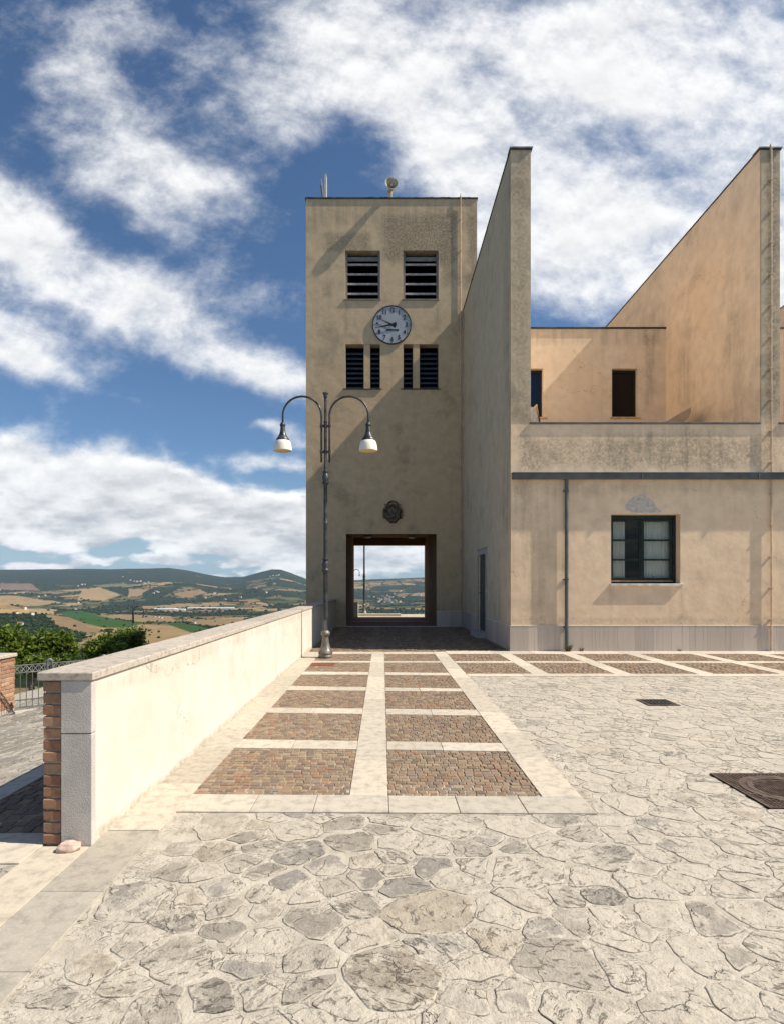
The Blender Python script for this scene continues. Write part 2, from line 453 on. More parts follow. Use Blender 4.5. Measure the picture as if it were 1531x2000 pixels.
M['mortar'] = mat_simple('grey lime mortar', (0.42, 0.37, 0.30), 0.95, 0, 0.16, 30, 0.8, 90)
def mk_endstone():
    m, g, b = newmat('bush hammered grey stone')
    p = g.pos()
    n = g.noise(p, 130, 3, 0.6); big = g.noise(p, 4, 5, 0.6)
    c = g.mix(g.step(big, 0.35, 0.7), (0.44, 0.405, 0.37), (0.55, 0.51, 0.46))
    c = g.mix(g.m('MULTIPLY', g.step(n, 0.5, 0.7), 0.18), c, (0.30, 0.27, 0.24))
    g.put(b.inputs['Base Color'], c)
    g.put(b.inputs['Normal'], g.bump(n, 0.9, 0.006))
    return m
M['endstone'] = mk_endstone()
def mk_bed():
    m, g, b = newmat('cream lime mortar bed')
    p = g.pos()
    n = g.noise(p, 7, 6, 0.68); f = g.noise(p, 70, 4, 0.65)
    c = g.mix(g.step(n, 0.32, 0.68), (0.37, 0.331, 0.272), (0.49, 0.447, 0.372))
    c = g.mix(g.m('MULTIPLY', g.step(f, 0.52, 0.72), 0.35), c, (0.30, 0.255, 0.195))
    # tooled joint lines in the mortar
    gr = g.noise(p, 13, 5, 0.62, 1.6)
    ln = g.m('MULTIPLY', g.step(g.m('ABSOLUTE', g.m('SUBTRACT', gr, 0.5)), 0.0, 0.018, 1.0, 0.0), g.step(g.noise(p, 2.2, 4), 0.42, 0.6))
    c = g.mix(g.m('MULTIPLY', ln, 0.65), c, (0.11, 0.09, 0.07))
    g.put(b.inputs['Base Color'], c)
    h = g.m('SUBTRACT', g.m('ADD', n, g.m('MULTIPLY', f, 0.5)), g.m('MULTIPLY', ln, 0.5))
    g.put(b.inputs['Normal'], g.bump(h, 0.9, 0.012))
    return m
M['bed'] = mk_bed()
M['joint'] = mat_simple('sandy cobble joint', (0.30, 0.235, 0.165), 0.95, 0, 0.10, 5, 0.8, 60)
def mk_tiles():
    m, g, b = newmat('red quarry tiles')
    br = g.n('ShaderNodeTexBrick')
    p = g.pos(); g.put(br.inputs['Vector'], p)
    br.offset = 0.0
    br.inputs['Color1'].default_value = (0.25, 0.095, 0.06, 1); br.inputs['Color2'].default_value = (0.32, 0.125, 0.08, 1)
    br.inputs['Mortar'].default_value = (0.22, 0.17, 0.14, 1)
    br.inputs['Scale'].default_value = 1; br.inputs['Mortar Size'].default_value = 0.008
    br.inputs['Brick Width'].default_value = 0.25; br.inputs['Row Height'].default_value = 0.25
    xyz = g.sep(p)
    c = g.mix(g.m('MULTIPLY', g.step(g.noise(p, 4, 4), 0.4, 0.7), 0.4), br.outputs[0], (0.10, 0.06, 0.05))
    g.put(b.inputs['Base Color'], c); b.inputs['Roughness'].default_value = 0.9; b.inputs['Specular IOR Level'].default_value = 0.1
    return m
M['tiles'] = mk_tiles()
def mk_leaf(name, c0, c1):
    m, g, b = newmat(name)
    oi = g.attr('col')[2]
    c = g.mix(oi, c0, c1)
    g.put(b.inputs['Base Color'], c)
    b.inputs['Roughness'].default_value = 0.5
    tr = g.n('ShaderNodeBsdfTranslucent'); g.put(tr.inputs[0], g.mix(oi, tuple(x * 1.3 for x in c0), tuple(x * 1.3 for x in c1)))
    mx = g.n('ShaderNodeMixShader'); mx.inputs[0].default_value = 0.3
    out = [n for n in m.node_tree.nodes if n.type == 'OUTPUT_MATERIAL'][0]
    g.t.links.new(b.outputs[0], mx.inputs[1]); g.t.links.new(tr.outputs[0], mx.inputs[2]); g.t.links.new(mx.outputs[0], out.inputs['Surface'])
    return m
M['leaf'] = mk_leaf('lime green leaf', (0.030, 0.058, 0.009), (0.15, 0.21, 0.026))
M['drygrass'] = mk_leaf('dry weed', (0.10, 0.09, 0.03), (0.26, 0.20, 0.10))
M['bark'] = mat_simple('grey bark', (0.12, 0.10, 0.08), 0.9, 0, 0.25, 12, 0.8, 30)

# ------------------------------------------------------------------ ground
def zg(x):
    return 0.0 if x > -2.98 else -(abs(x) - 2.98) * 0.187

def gridmesh(name, xs, ys, zf, mat):
    mb = MB()
    for y in ys:
        for x in xs: mb.v.append((x, y, zf(x, y)))
    n = len(xs)
    for j in range(len(ys) - 1):
        for i in range(n - 1):
            a = j * n + i
            mb.f.append((a, a + 1, a + 1 + n, a + n)); mb.mi.append(0)
    return mb.build(name, mat)
g0 = gridmesh('ground', [-9.5, -6.6, -2.98, 0, 8, 18], [-25, 0, 10, 20, 33.2], lambda x, y: zg(x) - 0.0092, M['bed'])
tag(g0, kind='structure')

# crazy paving stones
def dart(n_try, x0, x1, y0, y1, keep):
    pts = []; cell = 0.5; grid = {}
    for _ in range(n_try):
        x = random.uniform(x0, x1); y = random.uniform(y0, y1)
        if not keep(x, y): continue
        q = 0.5 + 0.5 * mnoise.noise(Vector((x * 0.55, y * 0.55, 3.3)))
        r = random.choice((0.12, 0.15, 0.19, 0.24, 0.30, 0.38)) * (0.75 + 0.5 * q)
        ci, cj = int(x // cell), int(y // cell)
        ok = True
        for i in range(ci - 1, ci + 2):
            for j in range(cj - 1, cj + 2):
                for (a, b, s) in grid.get((i, j), ()):
                    if (a - x) ** 2 + (b - y) ** 2 < ((r + s) / 2) ** 2:
                        ok = False; break
                if not ok: break
            if not ok: break
        if ok:
            grid.setdefault((ci, cj), []).append((x, y, r)); pts.append((x, y, r))
    return pts, grid, cell

def keep(x, y):
    if y > 12.9 and x > -3.2: return False
    if -1.30 < x < 1.35 and y > 4.45: return False
    if y > 11.0 and x > 0: return False
    if -2.95 < x < -1.55 and y > 4.1: return False
    return x < 0.74 * y + 1.8 and x > -0.72 * y - 1.6
pts, dgrid, dcell = dart(42000, -6.9, 10.5, 1.2, 13.4, keep)

def clip(poly, nx, ny, d):
    out = []
    n = len(poly)
    for i in range(n):
        a = poly[i]; b = poly[(i + 1) % n]
        da = a[0] * nx + a[1] * ny - d; db = b[0] * nx + b[1] * ny - d
        if da <= 0: out.append(a)
        if (da < 0 < db) or (db < 0 < da):
            t = da / (da - db)
            out.append((a[0] + (b[0] - a[0]) * t, a[1] + (b[1] - a[1]) * t))
    return out

STONE = [(0.34, 0.306, 0.254), (0.38, 0.342, 0.283), (0.30, 0.272, 0.228), (0.40, 0.358, 0.295), (0.27, 0.247, 0.211), (0.38, 0.328, 0.256), (0.41, 0.368, 0.303), (0.30, 0.278, 0.245)]
fl = MB(); fcol, fedge, fwear, floc = [], [], [], []
for (x, y, r) in pts:
    poly = [(x - .6, y - .6), (x + .6, y - .6), (x + .6, y + .6), (x - .6, y + .6)]
    ci, cj = int(x // dcell), int(y // dcell)
    for i in range(ci - 2, ci + 3):
        for j in range(cj - 2, cj + 3):
            for (a, b, s) in dgrid.get((i, j), ()):
                if a == x and b == y: continue
                dx, dy = a - x, b - y
                L = math.hypot(dx, dy)
                if L > 1.25 or not poly: continue
                gap = random.choice((0.003, 0.005, 0.009, 0.014, 0.022))
                # weighted bisector, moved in by half a joint
                d = (L / 2 + (r - s) * 0.18) - gap
                nx, ny = dx / L, dy / L
                poly = clip(poly, nx, ny, nx * x + ny * y + d)
    # stones stop under the bands that border them
    if y > 3.8 and x < -2.6: poly = clip(poly, 1, 0, -2.92)
    if x > 1.35:
        poly = clip(poly, -1, 0, -1.27) if poly else poly
        poly = clip(poly, 0, 1, 10.62) if poly else poly
    elif x > -1.30: poly = clip(poly, 0, 1, 4.80) if poly else poly
    elif x > -1.56: poly = clip(poly, 1, 0, -1.49) if poly else poly
    if len(poly) < 3: continue
    if max(p[0] for p in poly) - min(p[0] for p in poly) < .06 or max(p[1] for p in poly) - min(p[1] for p in poly) < .06: continue
    cx = sum(p[0] for p in poly) / len(poly); cy = sum(p[1] for p in poly) / len(poly)
    # round the corners once
    q = []
    n = len(poly)
    for i in range(n):
        a = poly[i]; b = poly[(i + 1) % n]
        q.append((a[0] * .91 + b[0] * .09, a[1] * .91 + b[1] * .09)); q.append((a[0] * .09 + b[0] * .91, a[1] * .09 + b[1] * .91))
    step = 0.035 if y < 5.5 else (0.06 if y < 8.5 else 0.12)
    ring = []
    n = len(q)
    for i in range(n):
        a = q[i]; b = q[(i + 1) % n]
        L = math.hypot(b[0] - a[0], b[1] - a[1]); k = max(1, int(L / step))
        for t in range(k):
            ring.append((a[0] + (b[0] - a[0]) * t / k, a[1] + (b[1] - a[1]) * t / k))
    rr = []
    for (a, b) in ring:
        w = mnoise.noise(Vector((a * 6, b * 6, 8.1))) * 0.022 + mnoise.noise(Vector((a * 13, b * 13, 0.7))) * 0.016 + mnoise.noise(Vector((a * 30, b * 30, 4.7))) * 0.012
        dx, dy = a - cx, b - cy; L = math.hypot(dx, dy) + 1e-6
        rr.append((a + dx / L * w, b + dy / L * w))
    if len(rr) < 5: continue
    tiltx, tilty = random.uniform(-.008, .008), random.uniform(-.008, .008)
    zt = random.uniform(-0.006, -0.002)
    c = random.choice(STONE); k = random.uniform(.85, 1.15)
    near = y < 6 and x < 0.8
    c = tuple(v * k for v in c)
    wr = min(1.0, max(0.0, random.gauss(0.50 + 0.10 * min(x, 3.5) + 0.03 * (y - 3), 0.3)))
    if x > 1.2: c = tuple(v * 1.10 for v in c)
    if x < 0.3: c = tuple(v * .91 for v in c)
    base = len(fl.v); n = len(rr)
    th = random.uniform(0, math.pi); ct_, st_ = math.cos(th), math.sin(th); sd = random.uniform(0, 40)
    for (ins, zz, ed) in ((0.0, -0.0125, 1.0), (0.004, -0.0050, 0.97), (0.010, -0.0038, 0.62), (0.022, -0.0034, 0.0)):
        for (a, b) in rr:
            dx, dy = cx - a, cy - b; L = math.hypot(dx, dy) + 1e-6
            t = min(ins / L, .6)
            xx, yy = a + dx * t, b + dy * t
            z = zg(xx) + zz + (0 if zz < -.01 else zt * .5 + tiltx * (xx - cx) + tilty * (yy - cy) + 0.003 * mnoise.noise(Vector((xx * 14, yy * 14, 9))))
            fl.v.append((xx, yy, z)); fcol.append((*c, 1)); fedge.append(ed); fwear.append(wr); floc.append((ct_ * (xx - cx) - st_ * (yy - cy), st_ * (xx - cx) + ct_ * (yy - cy), sd))
    fl.v.append((cx, cy, zg(cx) + zt * .5 - 0.0034)); fcol.append((*c, 1)); fedge.append(0); fwear.append(wr); floc.append((0, 0, sd))
    for k in range(3):
        for i in range(n):
            j = (i + 1) % n
            fl.f.append((base + k * n + i, base + k * n + j, base + (k + 1) * n + j, base + (k + 1) * n + i)); fl.mi.append(0)
    for i in range(n):
        fl.f.append((base + 3 * n + i, base + 3 * n + (i + 1) % n, base + 4 * n)); fl.mi.append(0)
fl.attrs = {'col': ('FLOAT_COLOR', fcol), 'edge': ('FLOAT', fedge), 'wear': ('FLOAT', fwear), 'loc': ('FLOAT_VECTOR', floc)}
tag(fl.build('flagstone_paving', M['flag'], smooth=50), kind='structure')

# travertine bands, slab by slab
bd = MB(); bcol = []
def slabs(quad, along, length, zt=0.004, tone=(0.60, 0.535, 0.435), th=0.03):
    """quad: 4 corners (x,y) a-b along the near/left edge; split lengthwise"""
    a, b, c, d = [Vector(q) for q in quad]     # a->b along, d->c along
    L = (b - a).length
    n = max(1, round(L / length))
    cuts = [0] + [(i + random.uniform(-.12, .12)) / n for i in range(1, n)] + [1]
    for i in range(n):
        t0, t1 = cuts[i], cuts[i + 1]
        g = 0.0022 / max(L, .1)
        p = [a.lerp(b, t0 + g), a.lerp(b, t1 - g), d.lerp(c, t1 - g), d.lerp(c, t0 + g)]
        k = random.uniform(.86, 1.10); w = random.uniform(-.02, .03)
        k *= .86; col = (tone[0] * k, tone[1] * k * (1 - w * .5), tone[2] * k * (1 - w), 1)
        dz = random.uniform(-.0015, .0015)
        cen = sum(p, Vector((0, 0))) / 4
        base = len(bd.v)
        for (ins, z) in ((0, -th), (0, zt - .003), (0.004, zt)):
            for q in p:
                dv = cen - q; q2 = q + dv.normalized() * ins
                bd.v.append((q2.x, q2.y, zg(q2.x) + z + dz)); bcol.append(col)
        for r_ in range(2):
            for j in range(4):
                e = (j + 1) % 4
                bd.f.append((base + r_ * 4 + j, base + r_ * 4 + e, base + r_ * 4 + 4 + e, base + r_ * 4 + 4 + j)); bd.mi.append(0)
        bd.f.append((base + 8, base + 9, base + 10, base + 11)); bd.mi.append(0)

def Yd(yz): return F * H / (77.0 + yz * .5487)
XL0, XL1, XR0, XR1, XB = -1.455, -0.2485, 0.0386, 1.205, 1.503
rows = [((605, 617), (440, 452)), ((410, 424), (315, 325)), ((297, 305), (234, 239)), ((220, 229), (178, 181)), ((168, 173), (136, 136)), ((130.5, 131), (105, 105))]
def rowY(pair, x):
    yl, yr = Yd(pair[0]), Yd(pair[1])
    t = (x - XL0) / (XR1 - XL0)
    t = min(1.25, max(-.1, t))
    return yl + (yr - yl) * t
YEND = Yd(97.5)
YFRONT = F * H / 445.0
# left border beside the wall, from behind the camera to the tower shadow edge
slabs([(-1.786, 3.90), (-1.786, YEND), (XL0, YEND), (XL0, 3.90)], 'y', 0.95, 0.004, (0.52, 0.465, 0.375))
slabs([(-1.786, 0.4), (-1.786, 3.897), (XL0, 3.897), (XL0, 0.4)], 'y', 0.75, 0.003, (0.43, 0.388, 0.32))
# band the wall stands on, running on towards the camera
slabs([(-2.08, 0.4), (-2.08, 3.66), (-1.79, 3.66), (-1.79, 0.4)], 'y', 1.1, 0.004, (0.66, 0.585, 0.465))
# cross band in front of the wall end
slabs([(-5.2, 3.44), (-2.085, 3.44), (-2.085, 3.86), (-5.2, 3.86)], 'x', 0.9, 0.003, (0.60, 0.53, 0.43))
# strip parallel to the wall on its outer side
slabs([(-3.02, 3.865), (-3.02, 22.9), (-2.84, 22.9), (-2.84, 3.865)], 'y', 0.9, 0.004, (0.58, 0.52, 0.43))
# centre strip, right border strip
slabs([(XL1, rowY(rows[0][0], XL1)), (XL1, YEND), (XR0, YEND), (XR0, rowY(rows[0][0], XR0))], 'y', 1.0)
slabs([(XR1, YFRONT + .31), (XR1, YEND), (XB, YEND), (XB, YFRONT + .31)], 'y', 1.0)
# front band
slabs([(XL0, YFRONT + .02), (XB, YFRONT - .02), (XB, YFRONT + .305), (XL0, rowY(rows[0][0], XL0) - .003)], 'x', 0.5, 0.004, (0.54, 0.485, 0.40))
# cross bands
for i in range(len(rows)):
    far = rows[i][1]
    near2 = rows[i + 1][0] if i + 1 < len(rows) else (98, 98)
    for (xa, xb) in ((XL0, XL1), (XR0, XR1)):
        slabs([(xa + .002, rowY(far, xa)), (xb - .002, rowY(far, xb)), (xb - .002, rowY(near2, xb)), (xa + .002, rowY(near2, xa))], 'x', 0.6)
# grid continuing right along the building front
Y5n, Y5f, Y6n, Y6f = Yd(176), Yd(137), Yd(131), Yd(105)
xcols = []
xx = XB
for i in range(9):
    xcols.append((xx, xx + 1.19)); xx += 1.485
XE = xcols[-1][1]
slabs([(XB + .002, Yd(185)), (XE, Yd(185)), (XE, Y5n), (XB + .002, Y5n)], 'x', 1.0)
slabs([(XB + .002, Y6f), (XE, Y6f), (XE, YF - .025), (XB + .002, YF - .025)], 'x', 1.0)
for (xa, xb) in xcols:
    slabs([(xa + .002, Y5f), (xb - .002, Y5f), (xb - .002, Y6n), (xa + .002, Y6n)], 'x', 0.6)
    slabs([(xb, Y5n), (xb, Y6f), (xb + .293, Y6f), (xb + .293, Y5n)], 'y', 1.0)
bd.attrs = {'col': ('FLOAT_COLOR', bcol)}
tag(bd.build('paving_bands', M['band']), kind='structure')

# cobbles
cb = MB(); ccol = []
jb = MB()
PAL = [(0.27, 0.185, 0.115), (0.235, 0.165, 0.112), (0.280, 0.210, 0.140), (0.215, 0.158, 0.118), (0.265, 0.155, 0.092), (0.18, 0.134, 0.100), (0.29, 0.225, 0.150), (0.25, 0.192, 0.138), (0.22, 0.160, 0.122), (0.20, 0.155, 0.112), (0.26, 0.19, 0.125)]
def cobbles(quad, nr, w, arcs=0.0, dark=1.0, hole=None):
    a, b, c, d = [Vector(q) for q in quad]
    def P(u, v): return a.lerp(b, u).lerp(d.lerp(c, u), v)
    Lu = (b - a).length
    k = len(jb.v)
    for q in (a, b, c, d): jb.v.append((q.x, q.y, zg(q.x) - 0.0075))
    jb.f.append((k, k + 1, k + 2, k + 3)); jb.mi.append(0)
    Lv = (d - a).length
    for r_ in range(nr):
        v0, v1 = r_ / nr, (r_ + 1) / nr
        u = -random.uniform(0, .9) * w / Lu
        while u < 1:
            wu = w * random.uniform(.78, 1.28) / Lu
            u0, u1 = max(u, 0), min(u + wu, 1)
            u += wu
            if (u1 - u0) * Lu < 0.025: continue
            gu = 0.004 / Lu; gv = 0.0045 / Lv
            j = lambda s_: random.uniform(-s_, s_)
            cs = [P(u0 + gu + j(gu), v0 + gv + j(gv)), P(u1 - gu + j(gu), v0 + gv + j(gv)), P(u1 - gu + j(gu), v1 - gv + j(gv)), P(u0 + gu + j(gu), v1 - gv + j(gv))]
            cen = sum(cs, Vector((0, 0))) / 4
            if hole and hole[0] < cen.x < hole[1] and hole[2] < cen.y < hole[3]: continue
            if arcs:
                cs = [q + Vector((0, arcs * abs(math.sin((q.x + .2) * math.pi / 1.25)))) for q in cs]
                if max(q.y for q in cs) > d.y: continue
            col = random.choice(PAL); kk = random.uniform(.76, 1.08) * dark
            col = (col[0] * kk, col[1] * kk, col[2] * kk, 1)
            zt = random.uniform(-.003, .003); tx, ty = j(.05), j(.05)
            base = len(cb.v)
            for (ins, z) in ((0, -.03), (0.0, -.006), (0.007, 0.0)):
                for q in cs:
                    dv = cen - q; q2 = q + dv.normalized() * ins
                    zz = zg(q2.x) + z + (zt + tx * (q2.x - cen.x) + ty * (q2.y - cen.y) if z > -.02 else 0)
                    cb.v.append((q2.x, q2.y, zz)); ccol.append(col)
            for rr_ in range(2):
                for q in range(4):
                    e = (q + 1) % 4
                    cb.f.append((base + rr_ * 4 + q, base + rr_ * 4 + e, base + rr_ * 4 + 4 + e, base + rr_ * 4 + 4 + q)); cb.mi.append(0)
            cb.f.append((base + 8, base + 9, base + 10, base + 11)); cb.mi.append(0)
UC = (XL0 + .01, XL0 + .49, Yd(148), Yd(137) - .005)
for i, (nr_, fr_) in enumerate(rows):
    for (xa, xb) in ((XL0, XL1), (XR0, XR1)):
        cobbles([(xa, rowY(nr_, xa)), (xb, rowY(nr_, xb)), (xb, rowY(fr_, xb)), (xa, rowY(fr_, xa))], 18, 0.070, hole=UC if i == 4 else None)
for (xa, xb) in xcols:
    cobbles([(xa, Y5n), (xb, Y5n), (xb, Y5f), (xa, Y5f)], 15, 0.085)
    cobbles([(xa, Y6n), (xb, Y6n), (xb, Y6f), (xa, Y6f)], 15, 0.085)
# forecourt of the tower
cobbles([(-1.77, YEND), (3.07, YEND), (3.07, YT - .06), (-1.77, YT - .06)], 84, 0.095, arcs=0.20, dark=1.0)
# strip on the outer side of the wall
cobbles([(-2.84, 3.87), (-2.095, 3.87), (-2.095, 22.9), (-2.84, 22.9)], 190, 0.09, dark=0.9)
cb.attrs = {'col': ('FLOAT_COLOR', ccol)}
tag(cb.build('cobblestone_paving', M['cobble']), kind='structure')
tag(jb.build('cobble_bed', M['joint']), kind='structure')

# ------------------------------------------------------------------ boundary wall
YW0 = F * H / 509.8
YJ = F * H / 140.0
bw = empty('boundary_wall', (-1.94, YW0, 0), 'long cream plastered low wall with stone coping running up to the tower', 'wall')
mb = MB()
mb.box((-1.97, YW0 + .055, -0.05), (-1.786, YJ - .004, 1.012)); mb.box((-1.97, YJ + .004, -0.05), (-1.786, YT - .002, 1.012))
mb.box((-1.95, YJ - .004, -.05), (-1.80, YJ + .004, 1.0))
mb.build('plaster_face', M['parapet'], bw)
mb = MB()
mb.bbox((-1.972, YW0, 0.69), (-1.783, YW0 + .30, 1.012), .004); mb.bbox((-1.972, YW0 + .001, -0.02), (-1.783, YW0 + .0545, 0.686), .004)
mb = MB(); mb.bbox((-1.972, YW0, 0.690), (-1.782, YW0 + .054, 1.013), .004); mb.bbox((-1.972, YW0 + .001, -0.02), (-1.782, YW0 + .054, 0.686), .004)
mb.build('end_stone', M['endstone'], bw)
def brickwall(mb, cols, x0, x1, y0, y1, z0, z1, course, length, axis, face_out, jit=.006):
    """rows of bricks on a face; axis = direction the course runs"""
    nc = round((z1 - z0) / course)
    for k in range(nc):
        za, zb = z0 + k * course + .005, z0 + (k + 1) * course - .005
        a0, a1 = (x0, x1) if axis == 'x' else (y0, y1)
        a = a0 - (length / 2 if k % 2 else 0)
        while a < a1:
            p, q = max(a, a0), min(a + length - .009, a1)
            a += length
            if q - p < .02: continue
            j = random.uniform(-jit, jit)
            lo = [p, y0, za] if axis == 'x' else [x0, p, za]; hi = [q, y1, zb] if axis == 'x' else [x1, q, zb]
            ax = 1 if axis == 'x' else 0
            if face_out < 0: lo[ax] += j
            else: hi[ax] += j
            n0 = len(mb.v)
            mb.bbox(lo, hi, .006)
            c = random.choice([(0.36, 0.205, 0.125), (0.32, 0.175, 0.105), (0.40, 0.25, 0.16), (0.31, 0.19, 0.125), (0.28, 0.145, 0.09)])
            k2 = random.uniform(.85, 1.12)
            cols += [(c[0] * k2, c[1] * k2, c[2] * k2, 1)] * (len(mb.v) - n0)
mb = MB(); cols = []
brickwall(mb, cols, -2.088, -1.974, YW0 + .01, YW0 + .12, 0.0, 1.012, 0.0723, 0.25, 'x', -1, .005)
brickwall(mb, cols, -2.088, -1.99, YW0 + .13, YT - .01, 0.0, 1.012, 0.0723, 0.25, 'y', -1, .004)
mb.attrs = {'col': ('FLOAT_COLOR', cols)}
brf = mb.build('brick_face', M['brick'], bw)
mb = MB(); mb.box((-2.072, YW0 + .022, -.03), (-1.9745, YT - .003, 1.008)); mb.build('mortar', M['mortar'], brf)
mb = MB(); cols = []
ya = YW0 - .012
while ya < YT - .3:
    yb = min(ya + random.uniform(1.1, 1.5), YT - .004)
    if ya < YJ - .4 < yb or (ya < YJ < yb): yb = YJ
    if YT - yb < .35: yb = YT - .004
    n0 = len(mb.v)
    mb.bbox((-2.115, ya + .0015, 1.0145 ), (-1.768, yb - .0015, 1.066), .006)
    k = random.uniform(.85, 1.05); c = (0.45 * k, 0.395 * k, 0.33 * k, 1)
    cols += [c] * (len(mb.v) - n0); ya = yb
mb.attrs = {'col': ('FLOAT_COLOR', cols)}
mb.build('coping', M['coping'], bw)

# rock at the foot of the wall end
def rock(name, loc, size, mat, seed):
    bm = bmesh.new(); bmesh.ops.create_icosphere(bm, subdivisions=3, radius=1)
    for v in bm.verts:
        n = mnoise.noise(v.co * 1.3 + Vector((seed, 0, 0))) * .35 + mnoise.noise(v.co * 3.1 + Vector((seed, 5, 0))) * .12
        v.co *= 1 + n
        v.co.x = max(-.95, min(.95, v.co.x)); v.co.z = max(-.5, min(.62, v.co.z))
        v.co = Vector((v.co.x * size[0], v.co.y * size[1], v.co.z * size[2]))
    mb = MB(); mb.addbm(bm, Matrix.Translation(loc) @ Matrix.Rotation(.35, 4, 'Z'))
    return mb.build(name, mat, smooth=35)
tag(rock('rock', (-1.885, 3.60, .026), (.070, .045, .04), M['pinkrock'], 2.0), 'small pinkish broken stone lying at the foot of the wall end', 'rock')

# ------------------------------------------------------------------ clock tower
TX0, TX1, TZ = -2.92, 3.61, 16.40
ct = empty('clock_tower', (0.35, YT, 0), 'tall square plastered tower with louvred openings and a walk-through passage', 'tower')
UPW = [(-1.42, -0.09, 12.56, 14.43), (0.79, 2.14, 12.56, 14.43)]
LOW = [(-1.41, -0.09, 9.13, 10.84), (0.795, 2.14, 9.13, 10.84)]
PX0, PX1, PZ = -1.39, 2.06, 3.56
def tower_pred(x, y, z):
    if y < YT + .4:
        for (a, b, c, d) in UPW + LOW:
            if a < x < b and c < z < d: return False
        return not (PX0 < x < PX1 and z < PZ)
    if y > YB - .4:
        return not (PX0 < x < PX1 and z < 3.54)
    if x < TX0 + .4 or x > TX1 - .4: return True
    if z > 16.1: return True
    if z < 3.9: return not (PX0 < x < PX1)
    return z < 4.3
xs = [TX0, TX0 + .4, TX1 - .4, TX1, PX0, PX1] + [q for w in UPW + LOW for q in w[:2]]
zs = [0, PZ, 3.54, 3.9, 4.3, 16.1, TZ] + [q for w in UPW + LOW for q in w[2:]]
mb = MB().solid(xs, [YT, YT + .4, YB - .4, YB], zs, tower_pred)
for i, f_ in enumerate(mb.f):
    c_ = [sum(mb.v[q][k] for q in f_) / len(f_) for k in range(3)]
    if PX0 - .01 < c_[0] < PX1 + .01 and c_[2] < 3.95 and YT + .005 < c_[1] < YB - .005: mb.mi[i] = 1  # passage faces: shade painted in by the darker brown
    elif c_[2] > 4.29 and YT + .39 < c_[1] < YB - .39 and TX0 + .39 < c_[0] < TX1 - .39 and c_[2] < 16.2: mb.mi[i] = 2  # inner chamber faces painted near black in place of shade
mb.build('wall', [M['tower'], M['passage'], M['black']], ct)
mb = MB(); mb.box((TX0 - .036, YT - .036, TZ + .001), (TX1 + .03, YT + .3, TZ + .05)); mb.box((TX0 - .036, YT + .3, TZ + .001), (TX0 + .3, YB + .03, TZ + .05))
mb.box((TX1 - .3, YT + .3, TZ + .001), (TX1 + .03, YB + .03, TZ + .05)); mb.box((TX0 + .3, YB - .3, TZ + .001), (TX1 - .3, YB + .03, TZ + .05))
for i in range(22):
    x = random.uniform(TX0, TX1 - .3); mb.box((x, YT - .03, TZ + .05), (x + random.uniform(.05, .3), YT + .1, TZ + .05 + random.uniform(.004, .016)))
mb.build('coping', M['cap'], ct)
# upper louvres
for (a, b, c, d) in UPW:
    fr = MB()
    yk = YT + .10
    fr.box((a + .002, yk, c + .002), (a + .075, yk + .22, d - .002)); fr.box((b - .075, yk, c + .002), (b - .002, yk + .22, d - .002))
    fr.box((a + .075, yk + .10, d - .30), (b - .075, yk + .14, d - .14))
    w = fr.build('louvre_window', M['jamb'], ct)
    for i in range(4):
        zc = c + .27 + i * .375
        s = MB(); dz = .035
        s.poly([(yk + .03, zc - dz), (yk + .03, zc - dz + .075), (yk + .21, zc + dz + .075), (yk + .21, zc + dz)], a + .076, b - .076, axis='x')
        s.build('slat', M['slat'], w)
    s = MB(); s.bbox((a - .05, YT - .04, c - .045), (b + .03, YT + .1, c - .001), .005); s.build('sill', M['jamb'], w)
# lower louvres with a concrete mullion
for (a, b, c, d), (p, q) in zip(LOW, ((-.71, -.467), (1.165, 1.415))):
    fr = MB(); yk = YT + .10
    fr.box((p, YT + .02, c + .001), (q, YT + .32, d - .001))
    w = fr.build('louvre_window', M['tower'], ct)
    for (u0, u1) in ((a, p), (q, b)):
        f2 = MB(); f2.box((u0 + .002, yk + .1, c + .002), (u0 + .03, yk + .2, d - .2)); f2.box((u1 - .03, yk + .1, c + .002), (u1 - .002, yk + .2, d - .2))
        f2.build('frame', M['darkframe'], w)
        s = MB()
        for i in range(8):
            zc = c + .10 + i * .188
            s.poly([(yk + .06, zc - .05), (yk + .06, zc - .035), (yk + .17, zc + .065), (yk + .17, zc + .05)], u0 + .031, u1 - .031, axis='x')
        s.build('slats', M['slatblue'], w)
    s = MB(); s.bbox((a - .1, YT - .04, c - .035), (b + .06, YT + .1, c - .001), .004); s.build('sill', M['cap'], w)
# passage lamps
for (px, py) in ((718, 1046.5), (804, 1047)):
    Y = F * (3.9 - H) / (VY - py); x = X_at(px, Y)
    e = empty('ceiling_lamp', (x, Y, 3.9), ('round dark ceiling lamp in the passage, nearer its left side' if px < 760 else 'round dark ceiling lamp in the passage, nearer its right side'), 'lamp', 'ceiling lamps in the passage')
    m1 = MB(); m1.lathe([(3.84, .20), (3.85, .23), (3.899, .23)], (x, Y, 0), 20); m1.build('housing', M['iron'], e, smooth=40)
    m1 = MB(); m1.lathe([(3.78, .05), (3.795, .13), (3.839, .18)], (x, Y, 0), 20); m1.build('diffuser', M['horn'], e, smooth=40)
